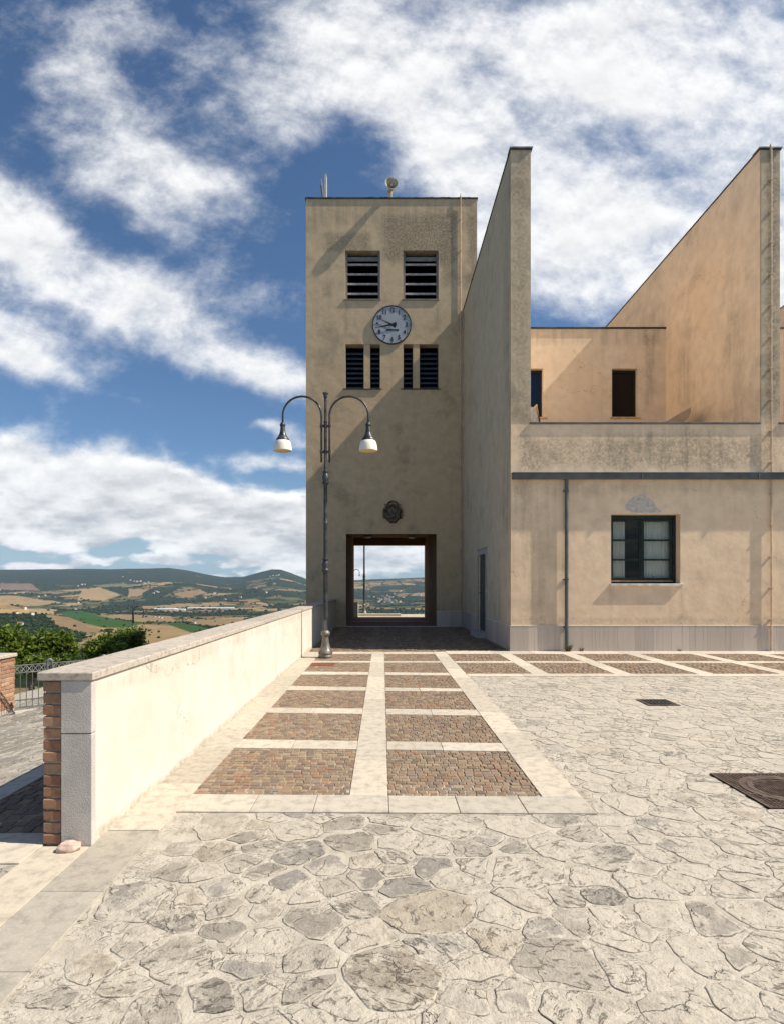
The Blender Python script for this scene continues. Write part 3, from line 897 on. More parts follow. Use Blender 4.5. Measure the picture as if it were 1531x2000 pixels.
# plinth tiles helper
def plinth(name, parent, runs):
    mb = MB(); cols = []
    for (ax, a0, a1, f0, f1, h) in runs:
        n = max(1, round((a1 - a0) / .44)); w = (a1 - a0) / n
        for i in range(n):
            k = random.uniform(.82, 1.08)
            n0 = len(mb.v)
            p, q = a0 + i * w + .0015, a0 + (i + 1) * w - .0015
            if ax == 'x': mb.box((p, f0, 0), (q, f1, h))
            else: mb.box((f0, p, 0), (f1, q, h))
            cols += [(0.54 * k, 0.46 * k, 0.385 * k, 1)] * (len(mb.v) - n0)
        n0 = len(mb.v)
        if ax == 'x': mb.box((a0, f0 - .004, h + .001), (a1, f1, h + .016))
        else: mb.box((f0 - .004, a0, h + .001), (f1, a1, h + .016))
        cols += [(0.66, 0.62, 0.57, 1)] * (len(mb.v) - n0)
    mb.attrs = {'col': ('FLOAT_COLOR', cols)}
    return mb.build(name, M['plinth'], parent)
plinth('plinth', ct, [('x', PX1 + .001, 3.075, YT - .022, YT - .001, .6)])
mb = MB()
mb.tube([(2.98, YT + .1, 16.56), (2.98, YT - .06, 16.56), (2.98, YT - .06, 16.3), (2.98, YT - .035, 16.1), (2.98, YT - .035, .02)], .018, 8)
for i in range(13):
    mb.box((2.955, YT - .06, 1.2 + i * 1.2), (3.005, YT - .001, 1.225 + i * 1.2))
mb.build('conductor_pipe', M['conduit'], ct)
# spray paint on the passage wall
mb = MB()
rs = random.Random(5)
for k in range(14):
    y = rs.uniform(24.3, 27.6); z = rs.uniform(1.2, 2.2)
    p = []
    for i in range(7):
        p.append((PX1 - .0025, y, z)); y += rs.uniform(-.35, .35); z += rs.uniform(-.25, .25)
    mb.tube(p, [.02 * rs.uniform(.5, 3.2)] * 7, 6)
for i, v in enumerate(mb.v):
    mb.v[i] = (PX1 - .002 - abs(v[0] - PX1) * .04, v[1], max(.7, v[2]))
mb.build('graffiti', M['spray'], ct)
# passage floor
mb = MB()
mb.box((PX0 + .001, YT + .07, -.02), (PX1 - .001, YB + .3, .012)); fo = mb.build('passage_floor', M['tiles']); tag(fo, kind='structure')
mb = MB(); cols = []
for (ya, yb, zt) in ((YT - .045, YT + .069, .03), (26.0, 26.25, .016)):
    for i in range(4):
        x0 = PX0 + .002 + i * (PX1 - PX0) / 4; n0 = len(mb.v)
        mb.bbox((x0, ya, -.01), (x0 + (PX1 - PX0) / 4 - .004, yb, zt), .003); cols += [(0.50, 0.45, 0.40, 1)] * (len(mb.v) - n0)
mb.attrs = {'col': ('FLOAT_COLOR', cols)}
tag(mb.build('passage_threshold', M['band']), kind='structure')

# ------------------------------------------------------------------ clock
cx, cz, cr = 0.359, 11.565, 0.745
ck = empty('wall_clock', (cx, YT, cz), 'round pale wall clock with black numerals showing about 9:43', 'clock')
Mr = Matrix.Rotation(R(90), 4, 'X')      # lathe axis z -> -y
def disc(mb, prof, seg=56): return mb.lathe([(a, r) for a, r in prof], (cx, YT, cz), seg, Mr)
mb = MB(); disc(mb, [(.002, cr - .03), (.03, cr - .028)]); mb.build('dial', M['clockface'], ck)
mb = MB()
mb.v = []; n = 64
for (r, yy) in ((cr, .0), (cr, .05), (cr - .012, .055), (cr - .034, .05), (cr - .034, .0305)):
    for i in range(n):
        a = 2 * math.pi * i / n; mb.v.append((cx + r * math.cos(a), YT - yy, cz + r * math.sin(a)))
for k in range(4):
    for i in range(n):
        j = (i + 1) % n; mb.f.append((k * n + i, k * n + j, (k + 1) * n + j, (k + 1) * n + i)); mb.mi.append(0)
mb.build('rim', M['ink'], ck, smooth=40)
def text_mesh(body, size, x, z, y, sx=1.0, ext=.002):
    cu = bpy.data.curves.new('t', 'FONT'); cu.body = body; cu.size = size; cu.align_x = 'CENTER'; cu.align_y = 'CENTER'; cu.extrude = ext; cu.offset = .007
    o = bpy.data.objects.new('t', cu); COL.objects.link(o)
    bpy.context.view_layer.update()
    me = bpy.data.meshes.new_from_object(o.evaluated_get(bpy.context.evaluated_depsgraph_get()))
    bpy.data.objects.remove(o)
    bm = bmesh.new(); bm.from_mesh(me); bpy.data.meshes.remove(me)
    return bm, Matrix.Translation((x, y, z)) @ Matrix.Rotation(R(90), 4, 'X') @ Matrix.Diagonal((sx, 1, 1, 1))
for h in range(1, 13):
    a = R(90 - 30 * h); r = cr * .745
    bm, T = text_mesh(str(h), .235, cx + r * math.cos(a), cz + r * math.sin(a), YT - .034, .82)
    mb = MB(); mb.addbm(bm, T)
    mb.build('numeral', M['ink'], ck)
for h in range(12):
    a = R(30 * h); r = cr * .905
    mb = MB(); mb.lathe([(.0305, .02), (.034, .02)], (cx + r * math.cos(a), YT, cz + r * math.sin(a)), 10, Mr)
    mb.build('hour_dot', M['ink'], ck)
for (dx, dz) in ((.395, .545), (.45, .50)):
    mb = MB(); mb.lathe([(.0305, .012), (.034, .012)], (cx + dx, YT, cz + dz), 8, Mr)
    mb.build('screw', M['ink'], ck)
mb = MB(); bm, T = text_mesh('GIAMBATTIANI', .082, cx + .02, cz - .20, YT - .034, .84); mb.addbm(bm, T); mb.build('lettering', M['ink'], ck)
def hand(name, ang, L, w0, tail, y):
    c, s = math.cos(ang), math.sin(ang)
    pts = [(L, .006), (.02, w0), (-tail, w0 * 1.9), (-tail, -w0 * 1.9), (.02, -w0), (L, -.006)]
    mb = MB(); mb.poly([(cx + c * u - s * v, cz + s * u + c * v) for u, v in pts], YT - y - .006, YT - y)
    mb.build(name, M['ink'], ck)
hand('hour_hand', R(180 - 26), .44, .036, .16, .048)
hand('minute_hand', R(180 + 10.8), .66, .036, .17, .062)
mb = MB(); mb.lathe([(.031, .035), (.075, .03)], (cx, YT, cz), 12, Mr); mb.build('hub', M['ink'], ck)

# ------------------------------------------------------------------ stone crest
cr0 = empty('stone_crest', (.39, YT, 4.37), 'dark carved stone coat of arms above the passage', 'crest')
mb = MB(); NR, NA = 16, 64
rs = random.Random(3)
for k in range(NR + 1):
    t = k / NR
    for i in range(NA):
        a = 2 * math.pi * i / NA
        c, s = math.cos(a), math.sin(a)
        lob = 1 + .05 * math.sin(9 * a) * (1 if s > -.3 else .4)
        rx = .335 * lob * (1 - .12 * max(0, -s) ** 2); rz = (.40 if s < 0 else .36) * lob
        x, z = .39 + rx * t * c, 4.36 + rz * t * s
        hgt = .13 * (1 - t ** 6)
        ringd = abs(t - .80)
        if ringd < .12: hgt += .05 * (1 - ringd / .12)
        if .62 < t < .70: hgt -= .035
        hgt += .05 * max(0, mnoise.noise(Vector((x * 9, z * 9, 2)))) * (1 - t ** 8) + .02 * mnoise.noise(Vector((x * 24, z * 24, 7))) * (1 - t ** 8)
        mb.v.append((x, YT - max(0.001 if t == 1 else .004, hgt), z))
for k in range(NR):
    for i in range(NA):
        j = (i + 1) % NA; mb.f.append((k * NA + i, k * NA + j, (k + 1) * NA + j, (k + 1) * NA + i)); mb.mi.append(0)
mb.build('shield', M['crest'], cr0, smooth=60)
mb = MB()
p = []
for i in range(13):
    a = R(180 - 15 * i); p.append((.39 + .17 * math.cos(a), YT - .08, 4.68 + .12 * math.sin(a)))
mb.tube(p, .04, 8)
for sx in (-1, 1):
    p = []
    for i in range(15):
        a = R(40 + 24 * i); r = .085 - .0045 * i
        p.append((.39 + sx * (.235 + r * math.cos(a)), YT - .09 - .002 * i, 4.60 + r * math.sin(a)))
    mb.tube(p, .028, 7)
    p = [(.39 + sx * q[0], YT - .08, 4.36 + q[1]) for q in ((.31, .18), (.36, .05), (.33, -.02), (.36, -.10), (.30, -.22))]
    mb.tube(p, .03, 7)
mb.build('scrollwork', M['crest'], cr0, smooth=60)

# ------------------------------------------------------------------ horn speaker and antenna on the tower roof
hs = empty('horn_speaker', (.31, YT - .15, 16.45), 'grey horn loudspeaker on a short arm at the tower roof edge', 'loudspeaker')
T = Matrix.Translation((.345, YT - .34, 16.78)) @ Matrix.Rotation(R(7), 4, 'Z') @ Matrix.Rotation(R(82), 4, 'X')
mb = MB()
prof = [(.0, .245), (.012, .25), (.02, .235), (-.02, .21), (-.10, .15), (-.20, .10), (-.32, .07), (-.34, .07)]
outer = [(.02, .252), (-.01, .25), (-.09, .165), (-.20, .115), (-.32, .085), (-.36, .08), (-.36, .10), (-.50, .10), (-.52, .07)]
k0 = len(mb.v)
ring = outer[::-1] + [(.02, .235), (-.03, .205), (-.10, .15), (-.20, .10), (-.30, .07)]
mb.lathe(ring, (0, 0, 0), 28, T)
mb.build('horn', M['horn'], hs, smooth=40)
mb = MB(); mb.lathe([(-.25, .05), (-.12, .05), (-.06, .035), (-.04, .01)], (0, 0, 0), 14, T); mb.build('throat_plug', M['white'], hs, smooth=40)
mb = MB(); mb.tube([(.31, YT + .06, 16.42), (.31, YT - .02, 16.55), (.33, YT - .06, 16.72)], .045, 8); mb.box((.2, YT - .02, 16.452), (.42, YT + .16, 16.47)); mb.build('bracket', M['board'], hs)
pa = empty('panel_antenna', (-2.27, YT + .3, 16.45), 'pair of thin upright panels seen edge-on at the tower roof corner', 'antenna')
def leaning(xb, xt, zt, w, ya, yb):
    m1 = MB(); m1.poly([(xb, 16.452), (xb + w, 16.452), (xt + w, zt), (xt, zt)], ya, yb); return m1
leaning(-2.24, -2.235, 17.50, .075, YT + .15, YT + .5).build('panel', M['white'], pa)
leaning(-2.28, -2.37, 17.25, .05, YT + .08, YT + .4).build('panel', M['white'], pa)
leaning(-2.305, -2.385, 17.0, .03, YT + .10, YT + .35).build('bracket', M['iron'], pa)

# ------------------------------------------------------------------ the terraced building
BX0, FW, PITCH = 3.10, 0.485, 6.04
fins = [BX0, BX0 + PITCH, BX0 + 2 * PITCH]
BX1 = fins[2] + FW
FZ, PZT = 12.15, 5.50
YBK = 19.34
bl = empty('town_hall', (BX0, YF, 0), 'ochre plastered building with tall fin walls and upper terraces right of the tower', 'building')
WX0, WX1, WZ0, WZ1 = 5.53, 7.21, 1.637, 3.32
W2 = (WX0 + PITCH, WX1 + PITCH)
DY0, DY1, DZ0, DZ1 = 17.95, 19.30, .17, 2.55
def body(x, y, z):
    if x < BX0 + FW and y < YT:       # left side wall below the fin
        return not (DY0 < y < DY1 and DZ0 < z < DZ1)
    if y < YF + .35:
        if (WX0 < x < WX1 or W2[0] < x < W2[1]) and WZ0 < z < WZ1: return False
        return True
    if x > BX1 - .4: return z < 4.9
    return False
xs = [BX0, BX0 + FW, WX0, WX1, *W2, BX1 - .4, BX1]
ys = [YF, YF + .35, DY0, DY1, YT - .001]
zs = [0, DZ0, DZ1, WZ0, WZ1, 4.9, PZT]
mb = MB().solid(xs, ys, zs, body)
for i, f_ in enumerate(mb.f):
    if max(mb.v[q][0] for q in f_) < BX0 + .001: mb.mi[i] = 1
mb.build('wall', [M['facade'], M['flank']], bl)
# terraces: floor slab, back wall with windows, roof
mb = MB()
mb.box((BX0 + FW + .03, YBK + .3, 9.55), (BX1, 26, 9.75)); mb.box((BX0 + FW + .03, 25.7, 0), (BX1, 26, 4.72)); mb.box((BX0 + FW + .03, 25.7, 4.9), (BX1, 26, 9.55))
mb.build('roof_slab', M['roofing'], bl)
mb = MB(); mb.box((BX0 + FW, YF + .35, 4.72), (BX1 - .4, 26, 4.9)); mb.build('terrace_floor', M['terrfloor'], bl)
def backw(x, y, z):
    for k in range(2):
        o = k * PITCH
        if 7.40 + o < x < 8.23 + o and 7.03 < z < 8.60: return False
        if 4.35 + o < x < 5.18 + o and 7.03 < z < 8.60: return False
        if fins[k + 1] < x < fins[k + 1] + FW: return False
    return True
xs = [BX0 + FW, BX1 - FW]
for k in range(2): xs += [7.40 + k * PITCH, 8.23 + k * PITCH, 4.35 + k * PITCH, 5.18 + k * PITCH, fins[k + 1], fins[k + 1] + FW]
xs = [x for x in xs if x <= BX1 - FW + .001]
MB().solid(xs, [YBK, YBK + .3], [4.9, 7.03, 8.60, 9.88], backw).build('terrace_wall', M['terrace'], bl)
for k in range(2):
    mb = MB(); mb.box((fins[k] + FW + .002, YBK - .04, 9.881), (fins[k + 1] - .002, YBK + .32, 9.93)); mb.build('terrace_coping', M['cap'], bl)
    for (a, b, pm) in ((7.40, 8.23, 'panedark'), (4.35, 5.18, 'paneblue')):
        a += k * PITCH; b += k * PITCH
        mb = MB(); y0 = YBK + .16
        mb.box((a + .001, y0, 7.032), (a + .07, y0 + .07, 8.598)); mb.box((b - .07, y0, 7.032), (b - .001, y0 + .07, 8.598))
        mb.box((a + .07, y0, 7.032), (b - .07, y0 + .07, 7.11)); mb.box((a + .07, y0, 8.52), (b - .07, y0 + .07, 8.598))
        w = mb.build('window', M['darkframe'], bl)
        mb = MB(); mb.box((a + .07, y0 + .03, 7.11), (b - .07, y0 + .045, 8.52)); mb.build('pane', M[pm], w)
        mb = MB(); mb.bbox((a - .06, YBK - .05, 6.98), (b + .1, YBK + .16, 7.028), .004); mb.build('sill', M['board'], w)
    mb = MB(); mb.lathe([(0.001, .05), (.02, .045)], (8.58 + k * PITCH, YBK, 8.36), 14, Mr); mb.build('wall_vent', M['terrace'], bl)
# fins
for i, fx in enumerate(fins):
    yb = YT - .001 if i == 0 else 26.0
    mb = MB()
    xs_, ys_ = [fx, fx + FW], [YF, yb]
    mb.box((fx, YF, PZT), (fx + FW, yb, FZ))
    # front and back faces take the weathered coat, the long sides the warmer one
    mb.mi = [0, 0, 0, 1, 0, 1]
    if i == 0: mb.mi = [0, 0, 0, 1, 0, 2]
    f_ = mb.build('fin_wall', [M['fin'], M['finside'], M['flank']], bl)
    mb = MB(); mb.box((fx - .025, YF - .03, FZ + .001), (fx + FW + .025, yb, FZ + .035)); mb.build('cap', M['cap'], f_)
    mb = MB(); mb.box((fx - .03, YF - .045, FZ + .036), (fx + FW + .045, YF + .25, FZ + .06)); mb.build('cap_end', M['capgreen'], f_)
# terrace parapets: coping
for k in range(2):
    mb = MB(); mb.bbox((fins[k] + FW - .03, YF - .04, PZT + .001), (fins[k + 1] + .0, YF + .39, PZT + .045), .004)
    c_ = mb.build('parapet_coping', M['gutter'], bl)
    mb = MB(); mb.box((fins[k] + FW + .01, YF + .02, PZT + .0455), (fins[k + 1] - .01, YF + .3, PZT + .056)); mb.build('rust_edge', M['board'], c_)
# plinth
plinth('plinth', bl, [('x', BX0 - .02, BX1, YF - .022, YF - .001, .605), ('y', YF - .0205, DY0 - .17, BX0 - .021, BX0 - .001, .605), ('y', DY1 + .17, YT - .024, BX0 - .021, BX0 - .001, .605)])
# gutter
mb = MB()
mb.poly([(YF - .001, 4.30), (YF - .001, 4.16), (YF - .12, 4.14), (YF - .155, 4.17), (YF - .165, 4.285), (YF - .178, 4.29), (YF - .178, 4.305), (YF - .15, 4.305), (YF - .15, 4.29)], BX0 + .03, BX1, axis='x')
gt = mb.build('gutter', M['gutter'], bl)
mb = MB(); mb.poly([(YF - .0005, 4.306), (YF - .0005, 4.322), (YF - .15, 4.312), (YF - .15, 4.306)], BX0 + .02, BX1, axis='x'); mb.build('flashing', M['capgreen'], gt)
for x in (6.2, 9.0, 11.8):
    mb = MB(); mb.box((x, YF - .182, 4.142), (x + .03, YF - .166, 4.31)); mb.build('bracket', M['gutter'], gt)
mb = MB()
mb.tube([(4.43, YF - .07, 4.15), (4.43, YF - .075, 3.9), (4.43, YF - .075, .62), (4.43, YF - .085, .5), (4.43, YF - .085, .06)], .044, 14)
dp = mb.build('downpipe', M['pipe'], bl, smooth=40)
for z in (3.86, 1.72, .57):
    mb = MB(); mb.lathe([(z, .051), (z + .035, .051)], (4.43, YF - .075, 0), 16); mb.box((4.36, YF - .03, z + .005), (4.50, YF - .001, z + .03))
    mb.build('pipe_clamp', M['gutter'], dp)
# lightning conductor on the second fin
mb = MB()
cxp = 9.385
mb.tube([(cxp, YF + .1, 12.26), (cxp, YF - .03, 12.26), (cxp, YF - .05, 12.1), (cxp, YF - .05, 4.33)], .02, 8)
mb.tube([(cxp, YF - .05, 4.135), (cxp, YF - .05, .62), (cxp, YF - .05, .02)], .02, 8)
for i in range(16):
    z = .75 + i * .76
    if abs(z - 4.2) < .2: continue
    mb.box((cxp - .03, YF - .078, z), (cxp + .03, YF - .001, z + .03))
mb.build('conductor_pipe', M['conduit'], bl)
mb = MB(); mb.tube([(3.075, YT - .03, 11.9), (3.075, YT - .03, .6)], .02, 8); mb.build('corner_pipe', M['conduit'], bl)
# bare patch of fallen plaster over the window
px = [(460, 380), (480, 340), (500, 310), (548, 270), (600, 225), (680, 198), (735, 180), (780, 225), (825, 262), (870, 295), (905, 345), (930, 390), (965, 420), (1000, 440), (995, 470), (760, 472), (555, 470), (550, 440), (495, 440), (470, 415)]
mb = MB(); mb.poly([((1160 + a * .13063 - VX) * YF / F, Z_at(940 + b * .13063, YF)) for a, b in px], YF - .003, YF + .01); mb.build('bare_patch', M['bare'], bl)
# windows of the ground floor
def big_window(x0, x1):
    y0 = YF + .22
    mb = MB(); fw = .075
    mb.box((x0 + .001, y0, WZ0 + .001), (x0 + fw, y0 + .09, WZ1 - .001)); mb.box((x1 - fw, y0, WZ0 + .001), (x1 - .001, y0 + .09, WZ1 - .001))
    mb.box((x0 + fw, y0, WZ1 - .09), (x1 - fw, y0 + .09, WZ1 - .001)); mb.box((x0 + fw, y0, WZ0 + .001), (x1 - fw, y0 + .09, WZ0 + .07))
    w = mb.build('window', M['green'], bl)
    xm = (x0 + x1) / 2
    for (a, b) in ((x0 + fw + .003, xm - .004), (xm + .004, x1 - fw - .003)):
        z0, z1 = WZ0 + .085, WZ1 - .093
        s = MB(); t = .062; yk = y0 + .015
        s.bbox((a, yk, z0), (a + t, yk + .05, z1), .006); s.bbox((b - t, yk, z0), (b, yk + .05, z1), .006)
        for q in range(4):
            zz = z0 + (z1 - z0 - .06) * q / 3
            s.box((a + t, yk + .004, zz), (b - t, yk + .046, zz + (.06 if q in (0, 3) else .045)))
        sa = s.build('sash', M['green'], w)
        s = MB(); s.box((a + t, yk + .022, z0 + .03), (b - t, yk + .027, z1 - .03)); s.build('pane', M['glass'], sa)
    s = MB(); s.bbox((xm - .022, y0 - .006, WZ0 + .09), (xm + .022, y0 + .014, WZ1 - .1), .006); s.build('meeting_rail', M['green'], w)
    s = MB(); s.box((x0 + .08, y0 - .012, WZ0 + .055), (x1 - .08, y0 - .001, WZ0 + .072)); s.build('weather_bar', M['board'], w)
    s = MB(); s.bbox((x0 - .03, YF - .06, WZ0 - .062), (x1 + .05, YF + .215, WZ0 - .002), .006); s.build('sill', M['sill'], w)
    # net curtains, gathered in folds
    for (a, b) in ((x0 + .02, x0 + .50), (xm + .15, x1 - .02)):
        s = MB(); n = 60
        for i in range(n + 1):
            x = a + (b - a) * i / n
            y = y0 + .20 + .022 * math.sin(i * .95) + .012 * math.sin(i * 2.3 + 1)
            s.v += [(x, y, WZ0 + .02), (x, y + .003, WZ1 - .02)]
        for i in range(n): s.f.append((2 * i, 2 * i + 2, 2 * i + 3, 2 * i + 1)); s.mi.append(0)
        s.build('curtain', M['curtain'], w, smooth=True)
    # a room behind
    s = MB()
    s.box((x0 - .6, YF + 3.0, .3), (x1 + .6, YF + 3.1, 4.6)); s.build('room_wall', M['room'], w)
big_window(WX0, WX1); big_window(*W2)
# side door
mb = MB(); t = .15
xo, xi = BX0 - .03, BX0 + .10
mb.box((xo, DY0 - t, .0), (xi, DY0 + .0, DZ1 + .16)); mb.box((xo, DY1, .0), (xi, DY1 + t, DZ1 + .16)); mb.box((xo, DY0, DZ1), (xi, DY1, DZ1 + .16))
mb = MB()
mb.box((xo, DY0 - t, .0), (BX0 - .001, DY0, DZ1 + .16)); mb.box((xo, DY1, .0), (BX0 - .001, DY1 + t, DZ1 + .16)); mb.box((xo, DY0, DZ1), (BX0 - .001, DY1, DZ1 + .16))
mb.box((xo - .03, DY0 - t - .03, DZ1 + .161), (BX0 - .001, DY1 + t + .03, DZ1 + .20))
mb.box((xo - .25, DY0 - .02, .0), (BX0 - .031, DY1 + .02, DZ0 - .01)); mb.box((BX0 - .03, DY0 + .002, DZ0 - .012), (BX0 + .2, DY1 - .002, DZ0 + .004))
dr = mb.build('door_frame', M['doorstone'], bl)
mb = MB(); mb.box((BX0 + .035, DY0 + .002, DZ0 + .006), (BX0 + .08, DY1 - .002, DZ1 - .002))
mb.box((BX0 + .022, DY0 + .1, .35), (BX0 + .0345, (DY0 + DY1) / 2 - .05, 1.2)); mb.box((BX0 + .022, (DY0 + DY1) / 2 + .05, .35), (BX0 + .0345, DY1 - .1, 1.2))
mb.build('door_leaf', M['door'], dr)
mb = MB(); mb.tube([(BX0 + .034, DY1 - .12, 1.35), (BX0 - .02, DY1 - .12, 1.35), (BX0 - .02, DY1 - .24, 1.35)], .012, 8); mb.build('handle', M['iron'], dr)

# sloping stubs on the terrace
Y1 = 17.0
def P2(px, py, Y): return (X_at(px, Y), Z_at(py, Y))
e = empty('stair_cover', (8.6, Y1, 4.9), 'small sloping plastered stair cover on the terrace beside the right fin wall', 'roof hatch')
a, b = P2(1290, 829, Y1), P2(1349, 795, Y1)
mb = MB(); mb.poly([a, b, (b[0], b[1] - .16), (b[0] - .05, b[1] - .30), (a[0] + .25, a[1] - .2)], Y1, Y1 + .9); mb.build('slope_slab', M['tower'], e)  # darker tower plaster stands in for shade on the slab's side face
mb = MB(); mb.box((b[0] - .12, Y1 + .3, 4.901), (b[0] - .01, Y1 + .8, b[1] - .21)); mb.box((a[0], Y1 + .05, 4.901), (b[0] - .13, Y1 + .25, 6.2)); mb.build('side_wall', M['finside'], e)
e = empty('chimney_stub', (3.9, 16.4, 4.9), 'rough stone stub with a leaning pine board behind the terrace parapet', 'roof hatch')
Y2 = 16.4
mb = MB(); mb.poly([(BX0 + FW + .02, 4.901), (X_at(1053, Y2), 4.901), P2(1053, 828, Y2), P2(1046, 795, Y2), (BX0 + FW + .02, Z_at(793, Y2))], Y2, Y2 + .6); mb.build('stone_block', M['crest'] if False else M['bare'], e)
a, b = P2(1046, 790, Y2), P2(1056, 829, Y2)
mb = MB(); mb.poly([a, (a[0] + .035, a[1]), (b[0] + .06, b[1] - .5), (b[0] + .02, b[1] - .5), (b[0] - .01, b[1])], Y2 - .03, Y2 + .62); mb.build('leaning_board', M['board'], e)

# ------------------------------------------------------------------ street lamps
def lamp_proto(loc, label, group, arms=(-1, 1), extra=0.0, name='street_lamp', fat=1.0):
    u = .28 / 88.75
    e = empty(name, loc, label, 'street lamp', group)
    x0, y0, z0 = loc
    def Lz(y): return z0 + (1945 - y) * u
    if extra:
        mb = MB(); mb.tube([(x0, y0, z0 - extra), (x0, y0, z0 + .03)], .07, 12); mb.build('footing_post', M['iron'], e)
    mb = MB(); mb.lathe([(Lz(y), r * u) for y, r in ((1947, 47), (1930, 50), (1926, 47), (1918, 47), (1912, 51), (1900, 49), (1890, 43), (1870, 32), (1845, 26), (1815, 23), (1795, 21), (1790, 27), (1780, 32), (1768, 32), (1760, 26), (1753, 19))], (x0, y0, 0), 24)
    mb.build('base', M['ironlow'], e, smooth=40)
    mb = MB()
    prof = [(1753, 18), (1500, 17), (1353, 16), (1348, 20), (1342, 25), (1330, 26), (1324, 21), (1314, 21), (1296, 25), (1278, 21), (1266, 17), (1262, 23), (1254, 23), (1248, 15), (1100, 14.5), (1012, 14.5), (1010, 15.5), (1003, 15.5), (1000, 14), (740, 13), (735, 17), (729, 23), (718, 23), (712, 17), (692, 24), (675, 22), (658, 16), (654, 20), (643, 20), (637, 12), (632, 10.5), (310, 10), (302, 13), (292, 13), (288, 9), (133, 8.5), (128, 13), (118, 13), (108, 15), (102, 20), (96, 20), (95, 12)]
    mb.lathe([(Lz(y), r * u) for y, r in prof], (x0, y0, 0), 20)
    mb.build('post', M['iron'], e, smooth=40)
    mb = MB(); mb.poly([(x0 + .030 * math.cos(R(a)), Lz(1715) + (.085 if 0 <= a <= 180 else -.085) + .03 * math.sin(R(a))) for a in range(0, 360, 20)], y0 - .062, y0 - .045); mb.build('access_cover', M['fence'], e)
    for s in arms:
        mb = MB(); xa = x0 + s * 28 * u; xc = x0 + s * 163 * u
        p = [(xa, y0, Lz(580)), (xa, y0, Lz(400)), (xa, y0, Lz(255))]
        for i in range(1, 20):
            a = math.pi * i / 20
            p.append((xc - s * 135 * u * math.cos(a), y0, Lz(255) + 135 * u * math.sin(a)))
        p += [(xc + s * 135 * u, y0, Lz(255)), (xc + s * 135 * u, y0, Lz(306))]
        mb.tube(p, [7.5 * u * fat] * (len(p) - 6) + [7 * u * fat] * 6, 12)
        mb.build('arm', M['iron'], e, smooth=True)
        for yy in (327, 507):
            mb = MB(); mb.tube([(x0, y0, Lz(yy)), (xa + s * 10 * u, y0, Lz(yy))], 6 * u, 10)
            mb.lathe([(Lz(yy + 8), 11 * u), (Lz(yy - 8), 11 * u)], (xa, y0, 0), 14); mb.lathe([(Lz(yy + 10), 14 * u), (Lz(yy - 10), 14 * u)], (x0, y0, 0), 14)
            mb.build('clamp', M['iron'], e)
        xl = xc + s * 135 * u
        mb = MB(); mb.lathe([(Lz(y), r * u) for y, r in ((428, 46), (420, 46), (406, 35), (385, 24), (360, 18), (330, 16), (326, 20), (316, 20), (312, 16), (305, 15), (300, 9))], (xl, y0, 0), 24)
        hd = mb.build('lamp_head', M['iron'], e, smooth=40)
        if fat > 1: continue
        mb = MB(); mb.lathe([(Lz(y), r * u) for y, r in ((498, 62), (500, 64), (490, 63.5), (475, 62), (455, 59), (440, 54), (430, 47))], (xl, y0, 0), 28)
        mb.build('lamp_shade', M['opal'], hd, smooth=40)
        mb = MB(); mb.lathe([(Lz(506), 30 * u), (Lz(503), 55 * u), (Lz(499), 61.5 * u)], (xl, y0, 0), 28); mb.build('lens', M['lens'], hd, smooth=40)
    return e
YL = F * H / 142.0
lp = lamp_proto((X_at(636, YL), YL, 0), 'tall double-armed cast iron lamp with two cream bell shades beside the low wall', None)
YL2 = F * H / 59.0
lp2 = copy_tree(lp); lp2.location = (X_at(711.5, YL2), YL2, 0); lp2['label'] = 'dark slim lamp post seen through the tower passage'
lp2['category'] = 'street lamp'
S3 = 23.0; Y3 = F / S3
Z3 = Z_at(1182, Y3) - 5.84
lp3 = lamp_proto((X_at(259, Y3), Y3, Z3), 'dark single-armed hooked lamp post rising behind the trees left of the wall', None, arms=(1,), extra=6.0, fat=1.9)
S4 = 13.5; Y4 = F / S4
lp4 = lamp_proto((X_at(689.5, Y4), Y4, Z_at(1111, Y4) - 5.84), 'far hooked lamp arm peeping past the left jamb of the passage', None, arms=(1,), extra=9.0, fat=1.9)

# ------------------------------------------------------------------ covers and grates
def grate(loc, sz, label, name='drain_grate'):
    e = empty(name, (loc[0], loc[1], 0), label, 'drain', 'drain grates in the paving')
    x, y = loc; h = sz / 2
    mb = MB(); t = .03; zt = .006
    for lo, hi in (((x - h, y - h), (x + h, y - h + t)), ((x - h, y + h - t), (x + h, y + h)), ((x - h, y - h + t), (x - h + t, y + h - t)), ((x + h - t, y - h + t), (x + h, y + h - t))):
        mb.box((*lo, -.02), (*hi, zt))
    mb.build('frame', M['castbrown'], e)
    mb = MB()
    n = 7
    for i in range(n):
        xa = x - h + t + (i + .2) * (sz - 2 * t) / n
        mb.box((xa, y - h + t, -.015), (xa + (sz - 2 * t) / n * .55, y + h - t, zt - .002))
    mb.box((x - h + t, y - .015, -.015), (x + h - t, y + .015, zt - .001))
    mb.build('bars', M['iron'], e)
    mb = MB(); mb.box((x - h + .002, y - h + .002, -.03), (x + h - .002, y + h - .002, -.001 - .003)); mb.build('sump', M['black'], e)  # solid black slab, the drain's darkness put into its colour
grate((3.745, 8.16), .42, 'square iron drain grate in the sunlit crazy paving')
grate(ground(786, 1252), .42, 'dark drain grate in the shaded cobbles before the passage')
grate((2.78, 18.1), .40, 'dark drain grate in the shaded cobbles by the side door')

